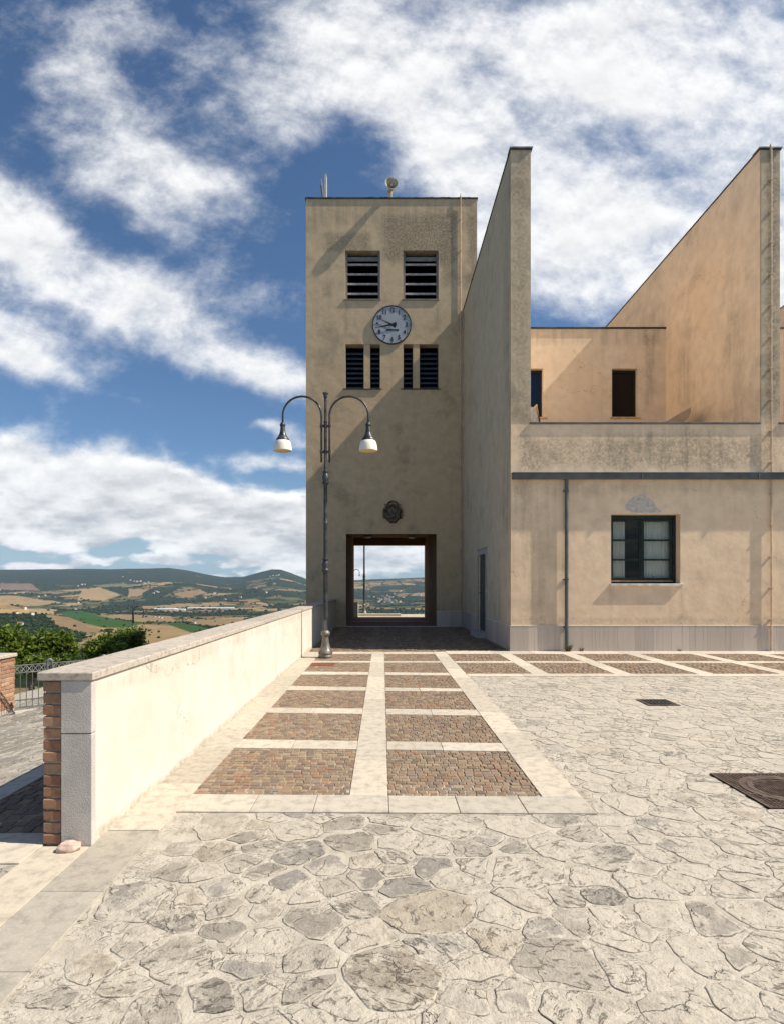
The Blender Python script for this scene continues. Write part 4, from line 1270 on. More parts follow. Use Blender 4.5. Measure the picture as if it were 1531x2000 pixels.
mh = empty('manhole_cover', (3.165, 4.68, 0), 'round ribbed manhole cover in a square rusty frame at the right edge', 'manhole')
mb = MB(); hw = .395; cxm, cym = 3.165, 4.68
mb.box((cxm - hw, cym - hw, -.02), (cxm + hw, cym + hw, .001))
t = .022
for lo, hi in (((-hw, -hw), (hw, -hw + t)), ((-hw, hw - t), (hw, hw)), ((-hw, -hw + t), (-hw + t, hw - t)), ((hw - t, -hw + t), (hw, hw - t))):
    mb.box((cxm + lo[0], cym + lo[1], -.02), (cxm + hi[0], cym + hi[1], .007))
n = 24; st = (2 * hw - 2 * t) / n
for i in range(n):
    for j in range(n):
        x = cxm - hw + t + (i + .5) * st; y = cym - hw + t + (j + .5) * st
        if math.hypot(x - cxm, y - cym) < .34: continue
        q = st * .33
        mb.box((x - q, y - q, 0.001), (x + q, y + q, .007))
mb.build('frame', M['castbrown'], mh)
mb = MB()
def ringm(mb, r0, r1, z0, z1, seg=56):
    k = len(mb.v)
    for (r, z) in ((r1, z0), (r1, z1), (r0, z1), (r0, z0)):
        for i in range(seg):
            a = 2 * math.pi * i / seg; mb.v.append((cxm + r * math.cos(a), cym + r * math.sin(a), z))
    for q in range(3):
        for i in range(seg):
            j = (i + 1) % seg; mb.f.append((k + q * seg + i, k + q * seg + j, k + (q + 1) * seg + j, k + (q + 1) * seg + i)); mb.mi.append(0)
ringm(mb, .282, .332, .001, .008); ringm(mb, .243, .276, .001, .0085)
mb.build('ring', M['castbrown'], mh)
mb = MB(); st = .028; n = 18
mb.lathe([(-.01, .240), (.002, .240)], (cxm, cym, 0), 48)
for i in range(-n, n + 1):
    for j in range(-n, n + 1):
        x = cxm + i * st * .72 + j * st * .2; y = cym + j * st
        if math.hypot(x - cxm, y - cym) > .225: continue
        mb.box((x - st * .24, y - st * .3, .0019), (x + st * .24, y + st * .3, .0075))
mb.build('lid', M['castbrown'], mh)
uc = empty('utility_cover', (UC[0] + .24, (UC[2] + UC[3]) / 2, 0), 'reddish brown rectangular cover set in the cobbles by the lamp', 'cover')
mb = MB(); mb.bbox((UC[0], UC[2], -.02), (UC[1], UC[3], .004), .004); mb.build('lid', M['redcover'], uc)
mb = MB()
for i in range(9):
    x = UC[0] + .03 + i * .047; mb.box((x, UC[2] + .03, .0035), (x + .018, UC[3] - .03, .007))
mb.build('ribs', M['redcover'], uc)

# ------------------------------------------------------------------ fence and brick pillar on the left
FA = Vector((-6.43, 10.45)); FD = Vector((.75, .66)).normalized()
ZB = -.65
pl = empty('brick_pillar', (-7.0, 10.75, ZB), 'square brick pillar with a stone cap at the end of the grey fence', 'pillar')
mb = MB(); cols = []
px1 = -6.76; pw = .50; py0 = 10.52
brickwall(mb, cols, px1 - pw, px1 - .002, py0, py0 + .1, ZB, ZB + .93, .0715, .25, 'x', -1, .004)
brickwall(mb, cols, px1 - .1, px1, py0 + .102, py0 + pw, ZB, ZB + .93, .0715, .25, 'y', 1, .004)
brickwall(mb, cols, px1 - pw, px1 - pw + .1, py0 + .102, py0 + pw, ZB, ZB + .93, .0715, .25, 'y', -1, .004)
mb.attrs = {'col': ('FLOAT_COLOR', cols)}
bb = mb.build('brickwork', M['brick'], pl)
mb = MB(); mb.box((px1 - pw + .012, py0 + .012, ZB - .4), (px1 - .012, py0 + pw - .012, ZB + .935)); mb.build('mortar', M['mortar'], bb)
mb = MB(); mb.bbox((px1 - pw - .03, py0 - .03, ZB + .936), (px1 + .03, py0 + pw + .03, ZB + 1.0), .008)
mb.attrs = {'col': ('FLOAT_COLOR', [(.47, .415, .345, 1)] * len(mb.v))}; mb.build('cap', M['coping'], pl)

fe = empty('metal_fence', (FA.x, FA.y, ZB), 'low grey metal fence with lattice bands and hooped posts beyond the wall', 'fence')
def FP(t, z): q = FA + FD * t; return (q.x, q.y, z)
Lf = 4.0
zb, zt = ZB + .10, ZB + .84
mb = MB()
for z in (zb, zb + .13, zt - .13, zt):
    mb.tube([FP(0.02, z), FP(Lf, z)], .011, 6)
mb.build('rail', M['fence'], fe)
mb = MB(); n = int(Lf / .095)
for i in range(1, n):
    mb.tube([FP(i * .095, zb), FP(i * .095, zt)], .0075, 5)
mb.build('bars', M['fence'], fe)
for z0_ in (zb, zt - .13):
    mb = MB()
    for i in range(n):
        mb.tube([FP(i * .095, z0_), FP((i + 1) * .095, z0_ + .13)], .0055, 4); mb.tube([FP(i * .095, z0_ + .13), FP((i + 1) * .095, z0_)], .0055, 4)
    mb.build('lattice', M['fencelight'], fe)
for k in range(4):
    t0 = .52 + k * .92
    mb = MB(); p = [FP(t0, ZB - .1), FP(t0, ZB + .86)]
    for i in range(1, 9):
        a = math.pi * i / 8; p.append(FP(t0 + .04 - .04 * math.cos(a), ZB + .86 + .05 * math.sin(a)))
    p.append(FP(t0 + .08, ZB - .1))
    mb.tube(p, .022, 10); mb.build('post', M['fence'], fe, smooth=True)
mb = MB()
q0, q1 = FA + FD * 0.0, FA + FD * Lf
nn = Vector((-FD.y, FD.x)) * .10
pp = [q0 - nn * 1.2, q1 - nn * 1.2, q1 + nn, q0 + nn]
k = len(mb.v)
mb.v += [(q.x, q.y, ZB - .5) for q in pp] + [(q.x, q.y, ZB + .05) for q in pp]
mb.f += [(0, 1, 5, 4), (1, 2, 6, 5), (2, 3, 7, 6), (3, 0, 4, 7), (4, 5, 6, 7)]; mb.mi += [0] * 5
mb.attrs = {'col': ('FLOAT_COLOR', [(.52, .47, .39, 1)] * 8)}
mb.build('kerb', M['coping'], fe)

# ------------------------------------------------------------------ low kerb and stub beyond the passage
kb = empty('low_kerb_wall', (-.3, 31.0, 0), 'low sunlit stone kerb at the edge beyond the passage', 'wall')
mb = MB(); n0 = 0; cols = []
for i in range(4):
    mb.bbox((-1.6 + i * .64, 31.0, -.3), (-1.6 + i * .64 + .635, 31.3, .12), .01)
mb.attrs = {'col': ('FLOAT_COLOR', [(.56, .49, .36, 1)] * len(mb.v))}
mb.build('kerb_stones', M['coping'], kb)
wb = empty('wall_stub', (-1.45, 30.3, 0), 'short plastered wall stub just behind the left jamb of the passage', 'wall')
mb = MB(); mb.box((-1.75, 30.1, -.1), (-1.225, 30.6, .70)); mb.build('plaster_face', M['parapet'], wb)
mb = MB(); mb.bbox((-1.78, 30.08, .701), (-1.20, 30.62, .745), .005); mb.attrs = {'col': ('FLOAT_COLOR', [(.40, .35, .29, 1)] * len(mb.v))}; mb.build('coping', M['coping'], wb)

# ------------------------------------------------------------------ leafy trees behind the fence
def leaf_tree(loc, rx, rz, n, label, seed, name='tree'):
    rs = np.random.default_rng(seed)
    e = empty(name, loc, label, 'tree', 'trees behind the fence')
    x0, y0, z0 = loc
    htop = rz * 2 + 1.6
    mb = MB(); mb.tube([(x0, y0, z0 - 1.2), (x0 + .02, y0, z0 + .8), (x0 - .03, y0 + .02, z0 + 1.6), (x0, y0, z0 + 1.6 + rz)], [.11, .085, .07, .03], 9)
    r_ = random.Random(seed)
    for i in range(7):
        a = r_.uniform(0, 6.28); L = rx * .65; q = rz * .12 * i
        mb.tube([(x0, y0, z0 + 1.4 + q), (x0 + L * .5 * math.cos(a), y0 + L * .5 * math.sin(a), z0 + 1.6 + rz * .3 + q), (x0 + L * math.cos(a), y0 + L * math.sin(a), z0 + 1.6 + rz * .55 + q)], [.035, .022, .008], 6)
    mb.build('trunk', M['bark'], e, smooth=True)
    # clumps
    cz0 = z0 + 1.6 + rz
    nc = 46
    d = rs.normal(size=(nc, 3)); d /= np.linalg.norm(d, axis=1)[:, None]
    rad = rs.uniform(.45, 1.02, nc) ** .6
    cen = d * rad[:, None] * np.array([rx, rx, rz]) + np.array([x0, y0, cz0])
    k_ = nc // 3
    cen[:k_] = np.array([x0, y0, cz0]) + np.stack([rs.uniform(-.8, .8, k_) * rx, rs.uniform(-.8, .8, k_) * rx, rz * rs.uniform(.72, 1.18, k_)], -1)
    ctone = rs.uniform(0, 1, nc)
    V, Fc, tone = [], [], []
    per = n // nc
    for c, t in zip(cen, ctone):
        s = rs.uniform(.10, .27)
        pts_ = rs.normal(size=(per, 3)) * s * np.array([1, 1, .8]) * .62 + c
        nor = rs.normal(size=(per, 3)) + np.array([0, 0, .9]); nor /= np.linalg.norm(nor, axis=1)[:, None]
        t1 = np.cross(nor, rs.normal(size=(per, 3))); t1 /= np.linalg.norm(t1, axis=1)[:, None]
        t2 = np.cross(nor, t1)
        L = rs.uniform(.045, .08, per)[:, None]
        base = len(V)
        P = np.stack([pts_ - t1 * L, pts_ + t2 * L * .55 + nor * L * .15, pts_ + t1 * L, pts_ - t2 * L * .55 + nor * L * .15], 1).reshape(-1, 3)
        V += [tuple(q) for q in P]
        Fc += [(base + 4 * i, base + 4 * i + 1, base + 4 * i + 2, base + 4 * i + 3) for i in range(per)]
        tt = np.clip(rs.normal(.25 + .5 * t, .22, per), 0, 1)
        tone += list(np.repeat(tt, 4))
    mb = MB(); mb.v = V; mb.f = Fc; mb.mi = [0] * len(Fc)
    mb.attrs = {'col': ('FLOAT_COLOR', [(a, a, a, 1) for a in tone])}
    mb.build('crown', M['leaf'], e)
for i, (px, pyt, Y, rx, lab) in enumerate(((-2, 1238, 15.5, .62, 'leafy green tree cut by the left edge, behind the brick pillar'), (62, 1252, 16.0, .42, 'bushy green tree behind the fence, beside the brick pillar'),
                                  (108, 1243, 16.6, .44, 'bushy green tree behind the fence, middle of the row'), (212, 1252, 17.5, .50, 'leafy green tree in front of the hooked lamp post'), (249, 1240, 19.0, .46, 'green tree half hidden by the wall coping, below the hooked lamp'))):
    zt_ = Z_at(pyt, Y); rz = rx * .95
    leaf_tree((X_at(px, Y), Y, zt_ - 1.6 - 2 * rz - .05), rx, rz, 4600, lab, 11 + i)

# weeds at the foot of the downpipe
def weed(loc, h, n, label, seed):
    r_ = random.Random(seed); mb = MB(); tone = []
    for i in range(n):
        a = r_.uniform(0, 6.28); L = h * r_.uniform(.4, 1); w = .006
        x, y = loc[0] + r_.uniform(-.05, .05), loc[1] + r_.uniform(-.03, .03)
        dx, dy = math.cos(a) * L * .7, -abs(math.sin(a)) * L * .6
        k = len(mb.v)
        mb.v += [(x - w, y, 0), (x + w, y, 0), (x + dx * .5 + w, y + dy * .5, L * .7), (x + dx, y + dy, L), (x + dx * .5 - w, y + dy * .5, L * .7)]
        mb.f.append((k, k + 1, k + 2, k + 3, k + 4)); mb.mi.append(0)
        t = r_.random(); tone += [(t, t, t, 1)] * 5
    mb.attrs = {'col': ('FLOAT_COLOR', tone)}
    tag(mb.build('weed', M['drygrass']), label, 'weed', 'weeds along the building foot')
weed((4.46, YF - .10), .20, 46, 'dry tuft of weeds at the foot of the downpipe', 1)
weed((4.80, YF - .05), .09, 18, 'small dry weed by the plinth, right of the downpipe tuft', 2)
weed((7.15, YF - .05), .06, 12, 'tiny dry weed at the plinth below the window', 3)

# ------------------------------------------------------------------ hills
def vnoise(x, y, seed=0):
    xi = np.floor(x).astype(np.int64); yi = np.floor(y).astype(np.int64)
    xf, yf = x - xi, y - yi
    def h(a, b):
        q = (a * 374761393 + b * 668265263 + int(seed * 974711)) & 0x7fffffff
        q = ((q ^ (q >> 13)) * 1274126177) & 0x7fffffff
        return ((q ^ (q >> 16)) & 0xffff) / 65535.0
    u, v = xf * xf * (3 - 2 * xf), yf * yf * (3 - 2 * yf)
    return (h(xi, yi) * (1 - u) + h(xi + 1, yi) * u) * (1 - v) + (h(xi, yi + 1) * (1 - u) + h(xi + 1, yi + 1) * u) * v
def fbm(x, y, oct=5, seed=0):
    s = 0; a = .5; f = 1
    for i in range(oct):
        s = s + a * vnoise(x * f, y * f, seed + i); a *= .5; f *= 2.03
    return s
SK = [(-300, 1114), (0, 1113), (60, 1111), (150, 1110), (230, 1111), (330, 1109), (365, 1114), (400, 1121), (440, 1127), (475, 1126), (508, 1117), (530, 1112), (548, 1112), (568, 1119), (600, 1131), (640, 1134), (692, 1133), (760, 1131), (830, 1128), (1000, 1124), (1800, 1120)]
su = np.array([(p - VX) / F for p, _ in SK]); se = np.array([(VY - q) / F for _, q in SK])
def terrain_z(x, y):
    d = np.maximum(y, 1.0); u = x / d
    e = np.interp(u, su, se)
    zr = e * 8600.0
    ld = np.log(d)
    kd = np.log(np.array([12, 20, 35, 60, 150, 400, 800, 1400, 2200, 3200, 4200]))
    kz = np.array([-3.2, -3.6, -5.5, -9.5, -24, -56, -84, -112, -134, -146, -140.0])
    z = np.interp(ld, kd, kz)
    # beyond the valley the ground climbs to the ridge
    f = np.clip((d - 4200) / 4400.0, 0, 1)
    up = f ** 1.25
    z = np.where(d > 4200, -140 + (zr + 140) * up, z)
    g = np.clip((d - 8600) / 4000, 0, 1)
    z = np.where(d > 8600, zr * (1 - .8 * g), z)
    # left hill
    z = z + 84 * np.exp(-((u + .70) / .15) ** 2 - ((d - 1750) / 520) ** 2)
    z = z + 46 * np.exp(-((u + .33) / .11) ** 2 - ((d - 5600) / 700) ** 2)
    z = z + 40 * np.exp(-((u + .19) / .10) ** 2 - ((d - 5200) / 600) ** 2)
    amp = np.clip((d - 150) / 900, 0, 1) * 15 + np.clip((d - 3500) / 3000, 0, 1) * 34
    amp = amp * (1 - .8 * np.clip(1 - np.abs(d - 8600) / 900, 0, 1))
    z = z + amp * (fbm(x / 620, y / 620, 5, 3) - .5) * 2
    z = z + np.clip((d - 300) / 900, 0, 1) * 6 * (fbm(x / 150, y / 150, 4, 9) - .5)
    return z
uu = np.concatenate([np.linspace(-1.9, -.80, 40)[:-1], np.linspace(-.80, .12, 640), np.linspace(.12, 1.9, 50)[1:]])
dd = np.concatenate([np.geomspace(12, 300, 40)[:-1], np.geomspace(300, 12600, 420)])
U, D = np.meshgrid(uu, dd)
TXm, TYm = U * D, D
TZm = terrain_z(TXm, TYm)
TPX = VX + F * U; TPY = VY - F * (TZm - H) / D
# ground cover, field by field
def cells(x, y, size, seed):
    wx = x / size + .5 * (fbm(x / size * .8, y / size * .8, 3, seed + 5) - .5); wy = y / size * .8 + .5 * (fbm(x / size * .8 + 9, y / size * .8, 3, seed + 6) - .5)
    xi, yi = np.floor(wx), np.floor(wy)
    b1 = np.full(x.shape, 9.0); b2 = np.full(x.shape, 9.0); ident = np.zeros(x.shape)
    for i in (-1, 0, 1):
        for j in (-1, 0, 1):
            cxx, cyy = xi + i, yi + j
            a = np.sin(cxx * 127.1 + cyy * 311.7 + seed) * 43758.5453; a = a - np.floor(a)
            b = np.sin(cxx * 269.5 + cyy * 183.3 + seed) * 43758.5453; b = b - np.floor(b)
            ds = np.hypot(cxx + a - wx, cyy + b - wy)
            new = ds < b1
            b2 = np.where(new, b1, np.minimum(b2, ds))
            ident = np.where(new, a * .6 + b * .4 + a * b, ident)
            b1 = np.where(new, ds, b1)
    return ident - np.floor(ident), b2 - b1
id1, ed1 = cells(TXm, TYm, 135, 1.0)
id2, ed2 = cells(TXm, TYm, 230, 2.0)
far = D > 3000
idt = np.where(far, id2, id1); edge = np.where(far, ed2, ed1)
PALF = np.array([(.300, .205, .095), (.250, .170, .085), (.205, .145, .080), (.330, .230, .110), (.120, .110, .045), (.065, .085, .028), (.150, .125, .060), (.180, .140, .070)])
ci = np.clip((idt * len(PALF)).astype(int), 0, len(PALF) - 1)
C = PALF[ci]
WOOD = np.array((.016, .026, .013))
wn = fbm(TXm / 420, TYm / 420, 6, 21)
wood = (wn > .50) | (edge < .085)
wood |= (D > 6200) & (fbm(TXm / 700, TYm / 700, 5, 31) > np.where(U > -.08, .52, .40))
wood |= (D > 4300) & (D <= 6200) & (wn > .475)
wood |= (D > 3400) & (edge < .10)
wood |= (D > 2700) & (D < 3500) & (wn > .45)
def inpoly(poly):
    r = np.zeros(TPX.shape, bool); n = len(poly)
    wob = 2.0 * (fbm(TXm / 90, TYm / 90, 4, 41) - .5)
    px_, py_ = TPX + wob * 6, TPY + wob * 2
    for i in range(n):
        (x1, y1), (x2, y2) = poly[i], poly[(i + 1) % n]
        if y1 == y2: continue
        c = ((y1 > py_) != (y2 > py_)) & (px_ < (x2 - x1) * (py_ - y1) / (y2 - y1) + x1)
        r ^= c
    return r
def patch(poly, col, is_wood=False):
    m_ = inpoly(poly) & (D > 250) & (TPX < 640)
    C[m_] = col; wood[m_] = is_wood
patch([(-200, 1196), (88, 1197), (125, 1222), (175, 1246), (120, 1256), (60, 1244), (-200, 1236)], WOOD, True)
patch([(-200, 1162), (30, 1163), (75, 1170), (128, 1177), (70, 1183), (-200, 1178)], (.33, .23, .11))
patch([(-200, 1187), (110, 1190), (104, 1199), (-200, 1197)], (.34, .245, .12))
patch([(90, 1201), (150, 1208), (198, 1228), (185, 1243), (110, 1222)], (.22, .155, .082))
patch([(118, 1196), (160, 1193), (190, 1200), (230, 1211), (290, 1217), (250, 1225), (200, 1226), (165, 1217), (118, 1200)], (.036, .090, .020))
patch([(190, 1203), (240, 1200), (335, 1204), (345, 1216), (290, 1216), (235, 1210)], (.27, .19, .10))
patch([(150, 1256), (200, 1238), (270, 1221), (340, 1223), (385, 1240), (330, 1258), (200, 1268)], (.285, .20, .098))
patch([(322, 1218), (352, 1216), (415, 1229), (375, 1236)], (.042, .085, .022))
patch([(345, 1212), (480, 1208), (440, 1222), (400, 1222)], (.25, .175, .09))
patch([(-200, 1240), (75, 1252), (72, 1268), (-200, 1264)], (.21, .14, .08))
patch([(160, 1151), (193, 1147), (238, 1162), (205, 1173), (150, 1172)], (.33, .235, .115))
patch([(250, 1149), (290, 1152), (272, 1164), (250, 1166)], (.30, .205, .11))
patch([(180, 1143), (240, 1138), (262, 1146), (200, 1147)], (.15, .15, .06))
patch([(0, 1139), (60, 1140), (78, 1153), (0, 1152)], (.20, .135, .09))
patch([(270, 1184), (420, 1178), (430, 1184), (280, 1190)], (.27, .19, .095))
C = C * np.array((.84, .84, .88))
C = np.where(wood[..., None], WOOD * (0.75 + .6 * fbm(TXm / 60, TYm / 60, 3, 51))[..., None], C * (.82 + .36 * fbm(TXm / 40, TYm / 40, 4, 61))[..., None])
C[D < 60] = np.array((.10, .085, .04))
nv, nu = U.shape
verts = np.stack([TXm, TYm, TZm], -1).reshape(-1, 3)
ii, jj = np.meshgrid(np.arange(nv - 1), np.arange(nu - 1), indexing='ij')
a = (ii * nu + jj).ravel()
faces = np.stack([a, a + 1, a + 1 + nu, a + nu], 1)
me = bpy.data.meshes.new('hills')
me.vertices.add(len(verts)); me.vertices.foreach_set('co', verts.ravel().astype(np.float32))
me.loops.add(faces.size); me.loops.foreach_set('vertex_index', faces.ravel().astype(np.int32))
me.polygons.add(len(faces)); me.polygons.foreach_set('loop_start', np.arange(0, faces.size, 4, dtype=np.int32)); me.polygons.foreach_set('loop_total', np.full(len(faces), 4, dtype=np.int32))
at = me.attributes.new('col', 'FLOAT_COLOR', 'POINT')
at.data.foreach_set('color', np.concatenate([C, np.ones((*C.shape[:2], 1))], -1).astype(np.float32).ravel())
me.update(); me.validate()
me.polygons.foreach_set('use_smooth', np.ones(len(me.polygons), bool))
mt, g, b = newmat('fields and woods')
p = g.pos()
c = g.mix(g.m('MULTIPLY', g.step(g.noise(p, .035, 6, .7), .45, .7), .4), g.attr('col')[0], (.05, .048, .025))
g.put(b.inputs['Base Color'], c); b.inputs['Roughness'].default_value = 1; b.inputs['Specular IOR Level'].default_value = 0
me.materials.append(mt)
ho = bpy.data.objects.new('hills', me); COL.objects.link(ho); tag(ho, kind='structure')

# far-off trees: woods and hedgerows as one mass
bm = bmesh.new(); bmesh.ops.create_icosphere(bm, subdivisions=1, radius=1)
ico_v = np.array([v.co[:] for v in bm.verts]); ico_f = np.array([[v.index for v in f.verts] for f in bm.faces]); bm.free()
sel_w = np.argwhere(wood & (D > 420) & (D < 6400) & (U > -.8) & (U < .12))
sel_f = np.argwhere(~wood & (D > 420) & (D < 5000) & (U > -.8) & (U < .12))
wgt = np.array([1.0 / (1 + (D[i, j] / 2500.0) ** 2) for i, j in sel_w]); wgt /= wgt.sum()
pick = sel_w[rng.choice(len(sel_w), 10000, p=wgt)]
pick2 = sel_f[rng.choice(len(sel_f), 110)]
pick = np.concatenate([pick, pick2])
n = len(pick)
du = rng.uniform(-.5, .5, n) * (.92 / 640); 
pu = U[pick[:, 0], pick[:, 1]] + du; pdist = D[pick[:, 0], pick[:, 1]] * (1 + rng.uniform(-.004, .004, n))
tx, ty = pu * pdist, pdist
tz = terrain_z(tx, ty)
s = rng.uniform(2.6, 5.2, n) * np.clip(pdist / 2200, .75, 1.7)
sv = np.stack([s * rng.uniform(.85, 1.5, n), s * rng.uniform(.85, 1.5, n), s * rng.uniform(.75, 1.15, n)], -1)
V = ico_v[None] * (1 + rng.uniform(-.28, .28, (n, len(ico_v), 1))) * sv[:, None, :] + np.stack([tx, ty, tz + s * .5], -1)[:, None, :]
Fa = (ico_f[None] + (np.arange(n) * len(ico_v))[:, None, None]).reshape(-1, 3)
me = bpy.data.meshes.new('woodland'); V = V.reshape(-1, 3)
me.vertices.add(len(V)); me.vertices.foreach_set('co', V.ravel().astype(np.float32))
me.loops.add(Fa.size); me.loops.foreach_set('vertex_index', Fa.ravel().astype(np.int32))
me.polygons.add(len(Fa)); me.polygons.foreach_set('loop_start', np.arange(0, Fa.size, 3, dtype=np.int32)); me.polygons.foreach_set('loop_total', np.full(len(Fa), 3, dtype=np.int32))
tc = rng.uniform(.6, 1.5, n)
at = me.attributes.new('col', 'FLOAT_COLOR', 'POINT')
at.data.foreach_set('color', np.repeat(np.stack([.020 * tc, .034 * tc, .014 * tc, np.ones(n)], -1), len(ico_v), 0).astype(np.float32).ravel())
me.update()
mt, g, b = newmat('distant foliage'); g.put(b.inputs['Base Color'], g.attr('col')[0]); b.inputs['Roughness'].default_value = 1; b.inputs['Specular IOR Level'].default_value = 0
me.materials.append(mt)
wo = bpy.data.objects.new('woodland', me); COL.objects.link(wo); tag(wo, 'dark woods and hedgerows spread over the valley and hills', 'woodland', kind='stuff')

# farmhouses and sheds
M['hwall'] = mat_simple('pale farmhouse wall', (0.62, 0.58, 0.50), .9, 0, .1, .1)
M['hroof'] = mat_simple('terracotta roof', (0.26, 0.13, 0.08), .9, 0, .15, .2)
M['shed'] = mat_simple('pale shed roof', (0.60, 0.63, 0.64), .8, 0, .06, .02)
def house_mesh(L, W, hh, rh):
    mb = MB(); mb.box((-L / 2, -W / 2, -3), (L / 2, W / 2, hh))
    mb.cur = 1
    k = len(mb.v); o = .5
    mb.v += [(-L / 2 - o, -W / 2 - o, hh), (L / 2 + o, -W / 2 - o, hh), (L / 2 + o, W / 2 + o, hh), (-L / 2 - o, W / 2 + o, hh), (-L / 2 - o, 0, hh + rh), (L / 2 + o, 0, hh + rh)]
    mb.f += [(k, k + 1, k + 5, k + 4), (k + 2, k + 3, k + 4, k + 5), (k + 1, k + 2, k + 5), (k + 3, k, k + 4), (k, k + 3, k + 2, k + 1)]; mb.mi += [1] * 5
    return mb
hp = house_mesh(14, 9, 6.5, 2.6).build('farmhouse', [M['hwall'], M['hroof']])
first = True
rs = random.Random(19)
def by_pixel(px, py):
    """distance along this line of sight where the land is met"""
    u = (px - VX) / F; e = (VY - py) / F
    ds = np.geomspace(300, 8600, 900)
    zz = terrain_z(u * ds, ds)
    hit = np.argwhere((zz - H) / ds >= e)
    return (u * ds[hit[0][0]], ds[hit[0][0]], zz[hit[0][0]]) if len(hit) else None
spots = [(28, 1200), (33, 1199), (62, 1201), (75, 1166), (88, 1164), (40, 1222), (47, 1190), (153, 1178), (147, 1191), (157, 1190), (309, 1207), (316, 1208), (302, 1206), (380, 1218), (362, 1209), (155, 1276),
         (240, 1127), (255, 1134), (262, 1136), (268, 1137), (275, 1136), (283, 1140), (290, 1138), (160, 1143), (166, 1142), (152, 1146), (310, 1158), (300, 1160), (305, 1157), (420, 1160), (450, 1152), (470, 1168), (500, 1150), (520, 1158), (540, 1125), (545, 1124), (534, 1125), (528, 1127), (440, 1172), (400, 1168), (30, 1160), (45, 1159), (20, 1112), (26, 1111)]
spots += [(760 + rs.gauss(0, 16), 1172 + rs.gauss(0, 4.5)) for _ in range(26)] + [(720, 1166), (730, 1167), (740, 1170), (782, 1155), (820, 1163), (826, 1136)]
nhouse = 0
for (px, py) in spots:
    q = by_pixel(px, py)
    if q is None: continue
    o = hp if first else hp.copy()
    if not first: COL.objects.link(o)
    first = False
    o.location = q; o.rotation_euler = (0, 0, rs.uniform(-.7, .7)); k = rs.uniform(.75, 1.25) * max(.8, min(1.35, q[1] / 3200)); o.scale = (k, k, k)
    inpass = px > 680
    tag(o, 'tiny pale house with a red roof, in the village seen through the passage' if inpass else 'tiny pale farmhouse with a red roof, dotted over the hills left of the tower', 'house', 'village houses seen through the passage' if inpass else 'farmhouses dotted over the hills')
for i, (px, py, L, lab) in enumerate(((325, 1192, 130, 'long pale factory shed in the valley, largest and leftmost of the row'), (352, 1193, 60, 'pale low factory shed in the valley, just right of the largest'), (385, 1190, 110, 'pale factory shed in the valley, middle of the row'), (412, 1190, 70, 'small pale factory shed in the valley, second from the right'), (440, 1190, 110, 'pale factory shed in the valley, rightmost of the row'))):
    q = by_pixel(px, py)
    if q is None: continue
    o = house_mesh(L, 40, 9, 2.5).build('factory_shed', [M['hwall'], M['shed']]); o.location = q; o.rotation_euler = (0, 0, .15)
    tag(o, lab, 'factory', 'factory sheds in the valley')

# ------------------------------------------------------------------ air
HAZE = 2.9e-5
mb = MB(); mb.box((-30000, -400, -230), (30000, 13200, 620))
hz = mb.build('haze', [])
m = bpy.data.materials.new('thin blue haze'); m.use_nodes = True
for nd in list(m.node_tree.nodes):
    if nd.type != 'OUTPUT_MATERIAL': m.node_tree.nodes.remove(nd)
g = NT(m.node_tree)
pv = g.n('ShaderNodeVolumePrincipled'); pv.inputs['Color'].default_value = (.55, .74, .98, 1); pv.inputs['Density'].default_value = HAZE; pv.inputs['Anisotropy'].default_value = 0.0
m.node_tree.links.new(pv.outputs[0], [n for n in m.node_tree.nodes if n.type == 'OUTPUT_MATERIAL'][0].inputs['Volume'])
hz.data.materials.append(m); tag(hz, 'thin pale haze in the air over the valley', 'haze', kind='stuff')

# ------------------------------------------------------------------ sky
w = bpy.data.worlds.new('World'); sc.world = w; w.use_nodes = True
g = NT(w.node_tree); bg = w.node_tree.nodes['Background']
sky = g.n('ShaderNodeTexSky', sky_type='NISHITA'); sky.sun_disc = False
sky.sun_elevation = math.asin(SUN.z); sky.sun_rotation = math.atan2(SUN.x, SUN.y)
sky.altitude = 500; sky.air_density = 1.0; sky.dust_density = 0.6; sky.ozone_density = 2.0
dirn = g.n('ShaderNodeTexCoord').outputs['Generated']
s3 = g.sep(dirn)
yy = g.m('MAXIMUM', s3[1], .03)
uc_, vc_ = g.m('DIVIDE', s3[0], yy), g.m('DIVIDE', s3[2], yy)
